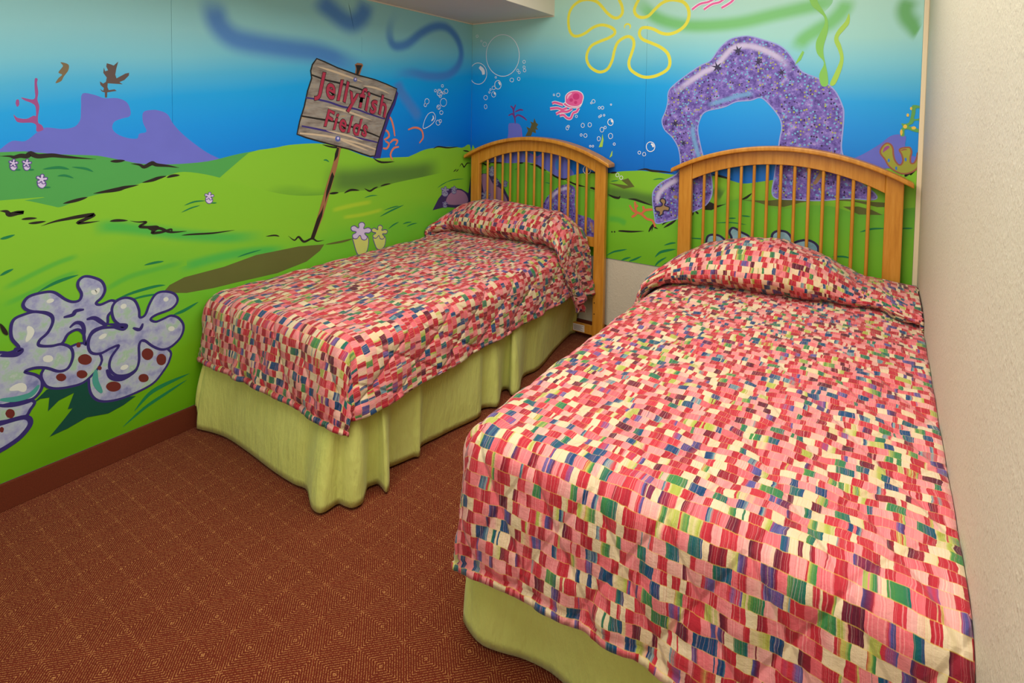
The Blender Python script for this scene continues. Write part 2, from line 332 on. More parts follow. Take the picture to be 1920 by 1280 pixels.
('L','small_anemone_print',None,[('p','lavpale',1,[(2571,1190),(2572,1197),(2567,1202),(2558,1201),(2553,1195),(2555,1187),(2560,1182),(2567,1184)]),('l','violet',0.003,0,1,1,[(2571,1190),(2572,1197),(2567,1202),(2558,1201),(2553,1195),(2555,1187),(2560,1182),(2567,1184)]),('p','lavpale',1,[(2565,1214),(2565,1219),(2562,1221),(2559,1221),(2558,1217),(2559,1212),(2558,1211),(2554,1213),(2551,1211),(2550,1207),(2553,1204),(2557,1205),(2558,1203),(2555,1199),(2556,1195),(2559,1194),(2562,1196),(2563,1200),(2564,1201),(2567,1197),(2570,1197),(2572,1199),(2572,1203),(2568,1206),(2569,1207),(2573,1209),(2574,1213),(2573,1216),(2569,1216),(2566,1213)]),('l','violet',0.003,0,1,1,[(2565,1214),(2565,1219),(2562,1221),(2559,1221),(2558,1217),(2559,1212),(2558,1211),(2554,1213),(2551,1211),(2550,1207),(2553,1204),(2557,1205),(2558,1203),(2555,1199),(2556,1195),(2559,1194),(2562,1196),(2563,1200),(2564,1201),(2567,1197),(2570,1197),(2572,1199),(2572,1203),(2568,1206),(2569,1207),(2573,1209),(2574,1213),(2573,1216),(2569,1216),(2566,1213)]),('l','grassdk',0.006,1,0,1,[(2559,1184),(2543,1183)])],None),
('L','small_anemone_print',None,[('p','lavpale',1,[(2535,1187),(2536,1195),(2531,1200),(2522,1199),(2517,1193),(2519,1184),(2524,1180),(2531,1181)]),('l','violet',0.003,0,1,1,[(2535,1187),(2536,1195),(2531,1200),(2522,1199),(2517,1193),(2519,1184),(2524,1180),(2531,1181)]),('p','lavpale',1,[(2529,1212),(2529,1217),(2526,1219),(2523,1219),(2521,1215),(2523,1210),(2522,1209),(2517,1210),(2514,1208),(2514,1205),(2516,1202),(2521,1202),(2522,1201),(2519,1197),(2520,1193),(2522,1191),(2526,1193),(2527,1198),(2529,1199),(2531,1194),(2535,1194),(2537,1197),(2536,1201),(2533,1203),(2533,1205),(2537,1207),(2539,1211),(2537,1214),(2534,1214),(2530,1211)]),('l','violet',0.003,0,1,1,[(2529,1212),(2529,1217),(2526,1219),(2523,1219),(2521,1215),(2523,1210),(2522,1209),(2517,1210),(2514,1208),(2514,1205),(2516,1202),(2521,1202),(2522,1201),(2519,1197),(2520,1193),(2522,1191),(2526,1193),(2527,1198),(2529,1199),(2531,1194),(2535,1194),(2537,1197),(2536,1201),(2533,1203),(2533,1205),(2537,1207),(2539,1211),(2537,1214),(2534,1214),(2530,1211)]),('l','grassdk',0.006,1,0,1,[(2523,1181),(2506,1181)])],None),
('L','small_anemone_print',None,[('p','lavpale',1,[(2497,1123),(2498,1133),(2492,1138),(2479,1137),(2474,1129),(2476,1119),(2483,1113),(2491,1115)]),('l','violet',0.003,0,1,1,[(2497,1123),(2498,1133),(2492,1138),(2479,1137),(2474,1129),(2476,1119),(2483,1113),(2491,1115)]),('p','lavpale',1,[(2489,1153),(2489,1160),(2485,1163),(2481,1162),(2479,1157),(2481,1151),(2480,1150),(2474,1151),(2470,1149),(2470,1144),(2473,1141),(2479,1141),(2480,1140),(2476,1134),(2477,1129),(2481,1128),(2485,1130),(2486,1136),(2488,1137),(2492,1132),(2496,1132),(2499,1135),(2498,1140),(2493,1143),(2494,1145),(2499,1148),(2501,1152),(2499,1156),(2495,1157),(2490,1152)]),('l','violet',0.003,0,1,1,[(2489,1153),(2489,1160),(2485,1163),(2481,1162),(2479,1157),(2481,1151),(2480,1150),(2474,1151),(2470,1149),(2470,1144),(2473,1141),(2479,1141),(2480,1140),(2476,1134),(2477,1129),(2481,1128),(2485,1130),(2486,1136),(2488,1137),(2492,1132),(2496,1132),(2499,1135),(2498,1140),(2493,1143),(2494,1145),(2499,1148),(2501,1152),(2499,1156),(2495,1157),(2490,1152)]),('l','grassdk',0.006,1,0,1,[(2482,1115),(2460,1114)])],None),
('L','small_anemone_print',None,[('p','lavpale',1,[(1907,996),(1908,1006),(1900,1011),(1884,1009),(1877,1001),(1880,990),(1888,985),(1899,987)]),('l','violet',0.003,0,1,1,[(1907,996),(1908,1006),(1900,1011),(1884,1009),(1877,1001),(1880,990),(1888,985),(1899,987)]),('p','lavpale',1,[(1896,1026),(1896,1033),(1892,1036),(1887,1035),(1884,1030),(1887,1024),(1885,1022),(1878,1024),(1873,1021),(1872,1016),(1876,1013),(1884,1014),(1885,1012),(1880,1006),(1881,1001),(1886,1000),(1891,1002),(1893,1009),(1896,1010),(1900,1005),(1906,1005),(1909,1008),(1908,1013),(1902,1016),(1903,1019),(1910,1021),(1912,1026),(1910,1030),(1904,1030),(1898,1026)]),('l','violet',0.003,0,1,1,[(1896,1026),(1896,1033),(1892,1036),(1887,1035),(1884,1030),(1887,1024),(1885,1022),(1878,1024),(1873,1021),(1872,1016),(1876,1013),(1884,1014),(1885,1012),(1880,1006),(1881,1001),(1886,1000),(1891,1002),(1893,1009),(1896,1010),(1900,1005),(1906,1005),(1909,1008),(1908,1013),(1902,1016),(1903,1019),(1910,1021),(1912,1026),(1910,1030),(1904,1030),(1898,1026)]),('l','grassdk',0.006,1,0,1,[(1887,987),(1859,984)])],None),
('L','anemone_pair_print',None,[('p','palelime',1,[(1076,658),(1082,687),(1054,700),(995,690),(967,663),(976,599),(1008,575),(1049,589)]),('l','violet',0.005,0,1,1,[(1076,658),(1082,687),(1054,700),(995,690),(967,663),(976,599),(1008,575),(1049,589)]),('p','lavpale',1,[(1039,743),(1040,762),(1025,769),(1007,765),(996,750),(1005,734),(998,728),(972,730),(952,720),(949,706),(964,698),(992,703),(996,697),(979,679),(983,665),(1000,662),(1019,672),(1027,691),(1037,694),(1052,681),(1073,683),(1085,694),(1083,708),(1061,715),(1063,722),(1088,731),(1097,746),(1089,756),(1069,756),(1048,741)]),('l','violet',0.005,0,1,1,[(1039,743),(1040,762),(1025,769),(1007,765),(996,750),(1005,734),(998,728),(972,730),(952,720),(949,706),(964,698),(992,703),(996,697),(979,679),(983,665),(1000,662),(1019,672),(1027,691),(1037,694),(1052,681),(1073,683),(1085,694),(1083,708),(1061,715),(1063,722),(1088,731),(1097,746),(1089,756),(1069,756),(1048,741)]),('p','palelime',1,[(925,639),(930,663),(906,673),(857,665),(833,643),(841,599),(868,582),(902,593)]),('l','violet',0.005,0,1,1,[(925,639),(930,663),(906,673),(857,665),(833,643),(841,599),(868,582),(902,593)]),('p','palelime',1,[(894,708),(895,723),(882,730),(867,726),(858,714),(865,700),(859,696),(837,697),(821,689),(819,678),(831,671),(854,675),(858,671),(844,656),(847,645),(861,643),(877,650),(884,666),(892,668),(905,658),(922,660),(933,669),(931,680),(913,686),(914,691),(936,699),(943,711),(936,719),(919,719),(901,707)]),('l','violet',0.005,0,1,1,[(894,708),(895,723),(882,730),(867,726),(858,714),(865,700),(859,696),(837,697),(821,689),(819,678),(831,671),(854,675),(858,671),(844,656),(847,645),(861,643),(877,650),(884,666),(892,668),(905,658),(922,660),(933,669),(931,680),(913,686),(914,691),(936,699),(943,711),(936,719),(919,719),(901,707)]),('l','olive',0.012,1,0,1,[(1270,686),(1164,682),(1081,685)])],None),
('L','rock_print',None,[('p','rockdark',0,[(411,759),(353,831),(277,885),(197,889),(108,872),(28,833),(-8,955),(-12,711),(136,738),(280,764)]),('p','rockpink',1,[(275,793),(242,848),(150,869),(65,837),(27,778),(76,761),(195,768)]),('p','greylump',1,[(315,853),(318,866),(303,873),(270,870),(254,858),(259,843),(277,837),(300,841)]),('l','violet',0.004,0,1,1,[(315,853),(318,866),(303,873),(270,870),(254,858),(259,843),(277,837),(300,841)]),('p','greylump',1,[(295,893),(295,902),(287,906),(277,904),(271,897),(275,890),(272,887),(257,889),(247,884),(245,878),(253,874),(268,876),(271,873),(261,865),(263,859),(272,857),(283,861),(288,870),(293,871),(302,864),(313,865),(320,870),(319,876),(307,880),(308,883),(322,887),(327,894),(323,898),(311,899),(299,892)]),('l','violet',0.004,0,1,1,[(295,893),(295,902),(287,906),(277,904),(271,897),(275,890),(272,887),(257,889),(247,884),(245,878),(253,874),(268,876),(271,873),(261,865),(263,859),(272,857),(283,861),(288,870),(293,871),(302,864),(313,865),(320,870),(319,876),(307,880),(308,883),(322,887),(327,894),(323,898),(311,899),(299,892)]),('p','greylump',1,[(213,857),(216,868),(203,873),(176,870),(164,861),(168,850),(182,845),(201,848)]),('l','violet',0.004,0,1,1,[(213,857),(216,868),(203,873),(176,870),(164,861),(168,850),(182,845),(201,848)]),('p','greylump',1,[(197,889),(197,896),(190,899),(182,898),(177,893),(181,886),(178,884),(166,885),(158,882),(156,877),(163,874),(175,875),(177,873),(170,867),(171,862),(179,860),(187,863),(191,870),(195,871),(202,866),(211,866),(217,870),(216,876),(207,879),(207,881),(219,884),(223,890),(219,893),(210,894),(200,888)]),('l','violet',0.004,0,1,1,[(197,889),(197,896),(190,899),(182,898),(177,893),(181,886),(178,884),(166,885),(158,882),(156,877),(163,874),(175,875),(177,873),(170,867),(171,862),(179,860),(187,863),(191,870),(195,871),(202,866),(211,866),(217,870),(216,876),(207,879),(207,881),(219,884),(223,890),(219,893),(210,894),(200,888)]),('p','greylump',1,[(304,770),(307,779),(296,783),(274,780),(264,772),(267,763),(279,759),(294,762)]),('l','violet',0.004,0,1,1,[(304,770),(307,779),(296,783),(274,780),(264,772),(267,763),(279,759),(294,762)]),('p','greylump',1,[(291,796),(291,802),(286,805),(279,803),(275,799),(278,794),(276,792),(266,793),(259,790),(258,786),(263,783),(273,784),(275,782),(269,777),(270,773),(276,772),(283,774),(287,780),(290,781),(296,777),(303,777),(308,781),(307,785),(299,788),(300,790),(309,793),(313,797),(310,800),(302,800),(294,796)]),('l','violet',0.004,0,1,1,[(291,796),(291,802),(286,805),(279,803),(275,799),(278,794),(276,792),(266,793),(259,790),(258,786),(263,783),(273,784),(275,782),(269,777),(270,773),(276,772),(283,774),(287,780),(290,781),(296,777),(303,777),(308,781),(307,785),(299,788),(300,790),(309,793),(313,797),(310,800),(302,800),(294,796)])],None),
('L','curling_tendril_print',None,[('l','tendril',0.014,0.4,0,1,[(841,1400),(797,1371),(775,1326),(761,1263)])],None),
('L','curling_tendril_print',None,[('l','tendril',0.014,0.4,0,1,[(849,1304),(819,1290),(810,1261),(849,1243)])],None),
('L','curling_tendril_print',None,[('l','tendril',0.014,0.4,0,1,[(801,1222),(770,1241),(738,1233),(756,1207)])],None),
('L','curling_tendril_print',None,[('l','tendril',0.014,0.4,0,1,[(840,1236),(809,1216),(827,1190),(857,1192)])],None),
('L','curling_tendril_print',None,[('l','tendril',0.014,0.4,0,1,[(778,1117),(796,1150),(770,1188),(725,1196)])],None),
('L','curling_tendril_print',None,[('l','tendril',0.014,0.4,0,1,[(647,1301),(584,1314),(525,1296),(510,1248),(544,1214)])],None),
('L','sign_print','weathered grey plank signboard with crimson lettering',[('p','signpost',0,[(1193,1214),(1167,1208),(1193,1106),(1229,1003),(1289,835),(1341,732),(1364,738),(1315,863),(1265,1006),(1226,1108)]),('p','ink',0,[(1194,1209),(1180,1206),(1190,1161),(1214,1132),(1208,1177)]),('p','ink',0,[(1238,1054),(1226,1078),(1214,1052),(1238,988),(1265,936),(1274,907),(1265,976)]),('p','ink',0,[(1292,880),(1280,908),(1292,845),(1341,732),(1364,738),(1324,835)]),('p','signpost',0,[(1072,1617),(1065,1656),(1073,1674),(1054,1685),(1020,1684),(1012,1674),(1023,1654),(1039,1614)]),('p','ink',0,[(1067,1672),(1020,1674),(1033,1648),(1047,1619),(1063,1620),(1059,1649)]),('p','indigo',0,[(752,1547),(734,1526),(760,1454),(798,1392),(824,1331),(857,1254),(860,1199),(878,1134),(935,1137),(907,1201),(893,1250),(857,1320),(828,1409),(784,1487)]),('p','plank',0,[(1326,1683),(1277,1671),(1193,1646),(1053,1616),(923,1598),(829,1576),(746,1553),(768,1488),(798,1437),(824,1398),(853,1326),(886,1255),(907,1201),(921,1150),(956,1149),(1018,1168),(1104,1196),(1174,1212),(1247,1231),(1324,1251),(1391,1269),(1445,1287),(1429,1353),(1402,1429),(1382,1510),(1357,1578),(1363,1616),(1352,1650)]),('l','ink',0.008,0,1,0,[(1326,1683),(1277,1671),(1193,1646),(1053,1616),(923,1598),(829,1576),(746,1553),(768,1488),(798,1437),(824,1398),(853,1326),(886,1255),(907,1201),(921,1150),(956,1149),(1018,1168),(1104,1196),(1174,1212),(1247,1231),(1324,1251),(1391,1269),(1445,1287),(1429,1353),(1402,1429),(1382,1510),(1357,1578),(1363,1616),(1352,1650)]),('l','ink',0.011,0.3,0,1,[(1363,1597),(1265,1574),(1187,1564),(1053,1541),(944,1514),(787,1479)]),('l','indigo',0.011,0.3,0,1,[(1393,1476),(1323,1469),(1248,1457),(1156,1434),(1066,1423),(971,1398),(843,1367)]),('l','ink',0.011,0.3,0,1,[(1424,1381),(1323,1367),(1193,1348),(1052,1311),(957,1284),(886,1260)]),('l','indigo',0.011,0.3,0,1,[(1418,1329),(1289,1306),(1104,1271),(900,1228)]),('l','plankhi',0.011,0.3,0,1,[(1429,1292),(1265,1274),(1065,1233),(914,1188)]),('l','plankhi',0.012,1,0,1,[(1323,1643),(1193,1619),(1013,1579)]),('l','plankhi',0.012,1,0,1,[(1265,1432),(1130,1409),(943,1359)]),('l','plankhi',0.012,1,0,1,[(1265,1304),(1130,1276),(1012,1242)]),('l','plankhi',0.012,1,0,1,[(1013,1558),(909,1548),(806,1520)]),('l','plankhi',0.012,1,0,1,[(1174,1252),(1078,1218),(970,1182)]),('p','bolt',1,[(1056,1590),(1057,1584),(1061,1580),(1067,1577),(1073,1577),(1078,1579),(1082,1583),(1083,1588),(1082,1593),(1078,1598),(1073,1600),(1067,1601),(1061,1599),(1057,1595)]),('p','bolt',1,[(1172,1257),(1173,1250),(1178,1244),(1186,1242),(1194,1242),(1201,1245),(1206,1251),(1208,1258),(1206,1264),(1201,1270),(1194,1273),(1186,1273),(1178,1269),(1173,1264)]),('p','lavpale',1,[(1062,1592),(1062,1590),(1064,1588),(1066,1586),(1069,1586),(1071,1587),(1073,1589),(1074,1591),(1073,1594),(1071,1596),(1069,1597),(1066,1597),(1064,1596),(1062,1594)]),('p','lavpale',1,[(1180,1260),(1181,1257),(1183,1255),(1186,1253),(1190,1253),(1193,1255),(1195,1257),(1196,1260),(1195,1263),(1193,1266),(1190,1267),(1186,1267),(1183,1266),(1181,1263)])],[('Jellyfish',(1323,1503),(839,1380),(1295,1618)),('Fields',(1288,1328),(988,1263),(1259,1422))]),
('L','coral_cluster_print','large pale lavender finger coral with brown spots',[('p','shadowteal',0,[(2530,339),(2485,377),(2363,370),(2324,269),(2196,234),(2241,215),(2294,204),(2365,220),(2424,205),(2479,199),(2442,237),(2408,275),(2423,278),(2403,332),(2450,322),(2482,296),(2477,345),(2504,351)]),('p','lump',1,[(2347,448),(2248,463),(2182,460),(2071,383),(2067,335),(2096,292),(2133,260),(2196,247),(2262,246),(2319,264),(2349,304),(2356,367)]),('l','navy',0.009,0,1,1,[(2347,448),(2248,463),(2182,460),(2071,383),(2067,335),(2096,292),(2133,260),(2196,247),(2262,246),(2319,264),(2349,304),(2356,367)]),('p','lump',1,[(2493,454),(2409,511),(2351,498),(2312,423),(2363,364),(2417,360),(2467,375),(2492,403)]),('l','navy',0.009,0,1,1,[(2493,454),(2409,511),(2351,498),(2312,423),(2363,364),(2417,360),(2467,375),(2492,403)]),('p','lump',1,[(2629,387),(2526,354),(2533,323),(2552,304),(2614,316),(2630,320)]),('l','navy',0.01,0,1,1,[(2629,387),(2526,354),(2533,323),(2552,304),(2614,316),(2630,320)]),('p','lump',1,[(2630,312),(2614,310),(2548,303),(2533,273),(2558,240),(2591,223),(2616,216),(2632,215)]),('l','navy',0.016,0,1,1,[(2630,312),(2614,310),(2548,303),(2533,273),(2558,240),(2591,223),(2616,216),(2632,215)]),('p','spot',1,[(2345,438),(2347,430),(2353,425),(2362,424),(2372,428),(2381,435),(2387,444),(2389,454),(2387,462),(2380,467),(2372,468),(2362,465),(2353,457),(2347,448)]),('p','spot',1,[(2426,400),(2428,394),(2432,391),(2439,390),(2445,393),(2451,398),(2455,405),(2457,412),(2455,418),(2451,421),(2445,422),(2438,419),(2432,414),(2428,407)]),('p','spot',1,[(2360,387),(2362,380),(2367,377),(2374,376),(2382,379),(2388,385),(2393,392),(2394,400),(2393,406),(2388,410),(2381,410),(2374,407),(2367,402),(2362,394)]),('p','spot',1,[(2129,383),(2132,373),(2138,367),(2147,365),(2157,369),(2165,377),(2171,388),(2173,399),(2171,409),(2165,415),(2156,417),(2146,413),(2138,406),(2131,395)]),('p','spot',1,[(2080,343),(2082,332),(2087,326),(2095,324),(2103,327),(2111,334),(2116,345),(2118,356),(2116,366),(2111,373),(2103,375),(2094,372),(2087,365),(2081,354)]),('p','spot',1,[(2148,289),(2150,282),(2155,278),(2163,278),(2171,281),(2179,287),(2184,296),(2186,304),(2184,311),(2179,315),(2171,315),(2163,312),(2155,306),(2150,297)]),('p','spot',1,[(2249,294),(2252,286),(2259,282),(2269,282),(2280,286),(2290,294),(2297,304),(2300,314),(2297,322),(2290,326),(2280,326),(2269,322),(2258,314),(2251,304)]),('p','spot',1,[(2313,393),(2314,390),(2316,387),(2319,387),(2322,388),(2324,391),(2326,394),(2327,398),(2326,402),(2324,404),(2321,404),(2318,403),(2316,401),(2314,397)]),('p','spot',1,[(2380,507),(2380,503),(2382,500),(2385,499),(2388,500),(2391,502),(2393,507),(2393,512),(2392,516),(2391,519),(2388,520),(2385,519),(2382,516),(2380,512)]),('p','spot',1,[(2575,328),(2576,322),(2580,317),(2585,316),(2590,319),(2595,324),(2598,331),(2600,339),(2598,346),(2595,350),(2590,351),(2584,348),(2579,343),(2576,336)]),('p','spot',1,[(2605,284),(2606,280),(2607,277),(2610,277),(2612,278),(2614,281),(2616,285),(2616,289),(2616,293),(2614,296),(2612,297),(2609,296),(2607,293),(2605,289)]),('p','lump',1,[(2541,692),(2545,712),(2528,732),(2488,736),(2457,728),(2425,694),(2402,678),(2381,679),(2374,701),(2385,733),(2381,755),(2362,765),(2333,753),(2308,732),(2298,699),(2308,672),(2328,654),(2314,643),(2278,650),(2263,636),(2270,612),(2289,593),(2295,558),(2341,548),(2364,502),(2370,546),(2389,569),(2418,561),(2437,532),(2469,532),(2505,549),(2500,570),(2468,606),(2463,638),(2481,660),(2520,675)]),('l','navy',0.01,0,1,1,[(2541,692),(2545,712),(2528,732),(2488,736),(2457,728),(2425,694),(2402,678),(2381,679),(2374,701),(2385,733),(2381,755),(2362,765),(2333,753),(2308,732),(2298,699),(2308,672),(2328,654),(2314,643),(2278,650),(2263,636),(2270,612),(2289,593),(2295,558),(2341,548),(2364,502),(2370,546),(2389,569),(2418,561),(2437,532),(2469,532),(2505,549),(2500,570),(2468,606),(2463,638),(2481,660),(2520,675)]),('p','lump',1,[(2578,596),(2580,635),(2571,662),(2546,671),(2511,672),(2472,649),(2463,621),(2478,586),(2502,565),(2503,546),(2469,533),(2437,529),(2410,505),(2405,469),(2420,433),(2448,431),(2484,457),(2519,470),(2545,466),(2515,443),(2498,417),(2501,384),(2525,360),(2564,368),(2629,390),(2626,547),(2585,549),(2560,557)]),('l','navy',0.01,0,1,1,[(2578,596),(2580,635),(2571,662),(2546,671),(2511,672),(2472,649),(2463,621),(2478,586),(2502,565),(2503,546),(2469,533),(2437,529),(2410,505),(2405,469),(2420,433),(2448,431),(2484,457),(2519,470),(2545,466),(2515,443),(2498,417),(2501,384),(2525,360),(2564,368),(2629,390),(2626,547),(2585,549),(2560,557)]),('p','lump',1,[(2356,499),(2346,535),(2315,549),(2274,542),(2237,528),(2268,568),(2276,614),(2262,641),(2230,648),(2197,629),(2181,587),(2178,554),(2158,558),(2140,601),(2116,634),(2081,635),(2044,615),(2032,582),(2057,555),(2117,546),(2138,533),(2118,517),(2088,521),(2057,525),(2026,503),(2008,463),(2021,420),(2059,392),(2095,391),(2131,417),(2165,454),(2182,440),(2183,377),(2195,343),(2228,333),(2266,347),(2287,383),(2281,424),(2254,461),(2280,461),(2317,452),(2347,466)]),('l','navy',0.01,0,1,1,[(2356,499),(2346,535),(2315,549),(2274,542),(2237,528),(2268,568),(2276,614),(2262,641),(2230,648),(2197,629),(2181,587),(2178,554),(2158,558),(2140,601),(2116,634),(2081,635),(2044,615),(2032,582),(2057,555),(2117,546),(2138,533),(2118,517),(2088,521),(2057,525),(2026,503),(2008,463),(2021,420),(2059,392),(2095,391),(2131,417),(2165,454),(2182,440),(2183,377),(2195,343),(2228,333),(2266,347),(2287,383),(2281,424),(2254,461),(2280,461),(2317,452),(2347,466)]),('l','navy',0.015,0.6,0,1,[(2431,628),(2403,629),(2393,641),(2367,639)]),('l','navy',0.016,0.6,0,1,[(2360,599),(2335,597),(2310,572),(2295,555)]),('l','navy',0.014,0.6,0,1,[(2413,583),(2394,596),(2375,586),(2368,557),(2371,528)]),('l','navy',0.014,0.6,0,1,[(2289,559),(2258,547),(2228,535),(2237,522),(2269,538)]),('l','navy',0.014,0.6,0,1,[(2204,518),(2179,503),(2167,525)]),('l','navy',0.018,0.6,0,1,[(2297,381),(2282,344),(2245,324),(2206,334),(2189,347)]),('l','navy',0.018,0.6,0,1,[(2610,547),(2586,541),(2565,537),(2554,547),(2573,559)]),('l','navy',0.016,0.6,0,1,[(2613,372),(2572,360),(2526,354)]),('l','lumphi',0.02,0.8,0,1,[(2534,626),(2526,601),(2539,572)]),('l','lumphi',0.018,0.8,0,1,[(2343,705),(2328,695),(2318,710)]),('l','lumphi',0.02,0.8,0,1,[(2246,618),(2225,612)]),('l','lumphi',0.018,0.8,0,1,[(2087,607),(2069,595)]),('l','lumphi',0.02,0.8,0,1,[(2250,369),(2222,366)]),('l','lumphi',0.02,0.8,0,1,[(2070,476),(2046,462)]),('l','lumphi',0.024,0.8,0,1,[(2492,500),(2466,479)]),('l','lumphi',0.026,0.8,0,1,[(2588,419),(2559,418),(2546,396)]),('l','lumphi',0.018,0.8,0,1,[(2321,512),(2295,521)]),('l','lumphi',0.016,0.8,0,1,[(2480,700),(2458,700)]),('l','teal',0.02,0.7,0,1,[(2613,394),(2572,379),(2530,378),(2507,403)]),('l','teal',0.02,0.7,0,1,[(2333,394),(2334,346),(2314,295)]),('l','ink',0.012,1,0,1,[(2608,659),(2597,629),(2589,612)])],None),
('L','bubble_print',None,[('l','white',0.0035,0,1,1,[(340,1557),(342,1551),(346,1546),(353,1543),(361,1543),(368,1545),(373,1550),(374,1555),(373,1561),(368,1566),(361,1569),(353,1569),(347,1567),(342,1563)])],None),
('L','bubble_print',None,[('l','white',0.0035,0,1,1,[(267,1560),(269,1554),(274,1548),(282,1545),(290,1545),(298,1547),(303,1552),(305,1558),(304,1565),(298,1570),(291,1573),(282,1574),(274,1571),(269,1566)])],None),
('L','bubble_print',None,[('l','white',0.0035,0,1,1,[(314,1594),(315,1590),(318,1587),(323,1586),(327,1585),(332,1587),(335,1589),(336,1593),(335,1597),(332,1600),(328,1601),(323,1602),(318,1600),(315,1598)])],None),
('L','bubble_print',None,[('l','white',0.0035,0,1,1,[(332,1525),(334,1520),(337,1517),(343,1514),(349,1514),(354,1516),(358,1519),(359,1524),(358,1528),(354,1532),(349,1534),(343,1534),(338,1533),(334,1529)])],None),
('L','bubble_print',None,[('l','white',0.0035,0,1,1,[(280,1483),(283,1471),(292,1462),(305,1456),(320,1456),(333,1461),(342,1470),(345,1481),(342,1493),(333,1503),(320,1508),(306,1509),(292,1504),(283,1495)])],None),
('L','bubble_print',None,[('l','white',0.0035,0,1,1,[(342,1449),(344,1443),(349,1438),(357,1435),(365,1435),(373,1437),(378,1442),(380,1448),(378,1455),(373,1460),(365,1463),(357,1463),(349,1460),(344,1455)])],None),
('L','bubble_print',None,[('l','white',0.0035,0,1,1,[(317,1413),(319,1408),(323,1404),(330,1401),(337,1401),(344,1403),(348,1408),(350,1413),(348,1418),(344,1423),(337,1425),(330,1425),(324,1423),(319,1419)])],None),
('L','bubble_print',None,[('l','white',0.0035,0,1,1,[(456,1485),(458,1477),(464,1471),(472,1468),(481,1467),(489,1470),(495,1476),(497,1484),(495,1491),(490,1498),(481,1501),(472,1502),(464,1499),(458,1493)])],None),
('L','bubble_print',None,[('l','white',0.0035,0,1,1,[(479,1460),(480,1456),(484,1452),(489,1450),(494,1450),(499,1452),(503,1455),(504,1459),(503,1464),(500,1467),(495,1469),(489,1470),(484,1468),(480,1464)])],None),
('L','bubble_print',None,[('l','white',0.0035,0,1,1,[(344,1345),(346,1338),(351,1332),(360,1329),(370,1329),(378,1332),(384,1338),(386,1345),(384,1352),(379,1358),(370,1361),(361,1361),(352,1358),(346,1352)])],None),
('L','bubble_print',None,[('l','white',0.0035,0,1,1,[(330,1356),(331,1351),(335,1347),(341,1345),(347,1345),(352,1347),(356,1351),(357,1355),(356,1360),(352,1364),(347,1366),(341,1366),(335,1364),(331,1360)])],None),
('L','bubble_print',None,[('l','white',0.0035,0,1,1,[(356,1445),(357,1442),(360,1439),(364,1437),(369,1437),(373,1438),(376,1441),(377,1445),(376,1448),(373,1451),(369,1453),(364,1453),(360,1452),(357,1449)])],None),
('L','bubble_print',None,[('l','white',0.0035,0,1,1,[(384,1558),(385,1555),(388,1552),(392,1550),(397,1550),(401,1551),(404,1554),(405,1557),(404,1561),(401,1564),(397,1566),(392,1566),(388,1565),(385,1562)])],None),
('L','bubble_print',None,[('l','white',0.0035,0,1,1,[(297,1548),(298,1544),(301,1541),(306,1539),(310,1539),(315,1541),(318,1543),(319,1547),(318,1551),(315,1554),(311,1555),(306,1556),(301,1554),(298,1552)])],None),
('L','bubble_print',None,[('l','white',0.004,0,1,1,[(324,1543),(327,1535),(335,1529),(345,1525),(357,1524),(368,1527),(376,1533),(378,1541),(376,1549),(368,1555),(358,1559),(346,1560),(335,1557),(327,1551)]),('l','white',0.008,1,0,1,[(341,1553),(330,1543)])],None),
('L','bubble_print',None,[('l','white',0.004,0,1,1,[(510,1310),(496,1362),(460,1404),(414,1412),(392,1380),(413,1345),(465,1317)]),('l','white',0.012,1,0,1,[(419,1394),(413,1373),(434,1355)])],None),
('R','swirl_print',None,[('s','swgreen',0.12,[(1209,2150),(1278,2057),(1377,1977),(1518,1929),(1667,1914),(1835,1918),(1992,1944),(2164,1971),(2280,1991),(2325,2013)],'R'),('s','swgreen',0.12,[(2325,2007),(2311,1949),(2261,1888),(2192,1846),(2134,1804),(2099,1739)],'R'),('s','swgreen2',0.12,[(2585,1984),(2558,1926),(2568,1875),(2610,1823),(2631,1804)],'R')],None),
('R','flower_outline_print','yellow five-petalled flower outline',[('l','yellow',0.0185,0,1,1,[(1128,2111),(1146,2073),(1150,2030),(1125,2005),(1092,2008),(1051,2039),(1010,2086),(975,2117),(920,2135),(864,2132),(815,2105),(787,2063),(781,2006),(793,1948),(819,1917),(855,1912),(904,1927),(958,1958),(1013,1969),(1067,1955),(1100,1931),(1101,1907),(1062,1885),(995,1865),(947,1843),(920,1801),(918,1757),(943,1712),(992,1682),(1033,1681),(1066,1701),(1091,1749),(1103,1803),(1122,1851),(1160,1879),(1198,1885),(1224,1863),(1228,1827),(1214,1780),(1199,1732),(1209,1690),(1248,1659),(1298,1639),(1354,1641),(1407,1660),(1442,1687),(1450,1727),(1434,1774),(1391,1811),(1336,1838),(1280,1865),(1261,1896),(1270,1925),(1297,1932),(1346,1919),(1395,1892),(1443,1883),(1494,1897),(1534,1928),(1552,1971),(1548,2017),(1525,2053),(1490,2070),(1443,2078),(1396,2066),(1355,2035),(1314,1998),(1271,1993),(1239,2010),(1226,2041),(1238,2076),(1250,2098),(1255,2133),(1229,2183),(1178,2207),(1133,2182),(1121,2141)]),('l','yellow',0.011,0.8,0,1,[(1168,1935),(1166,1949),(1174,1959),(1187,1961),(1200,1954),(1203,1941),(1198,1929)])],None),
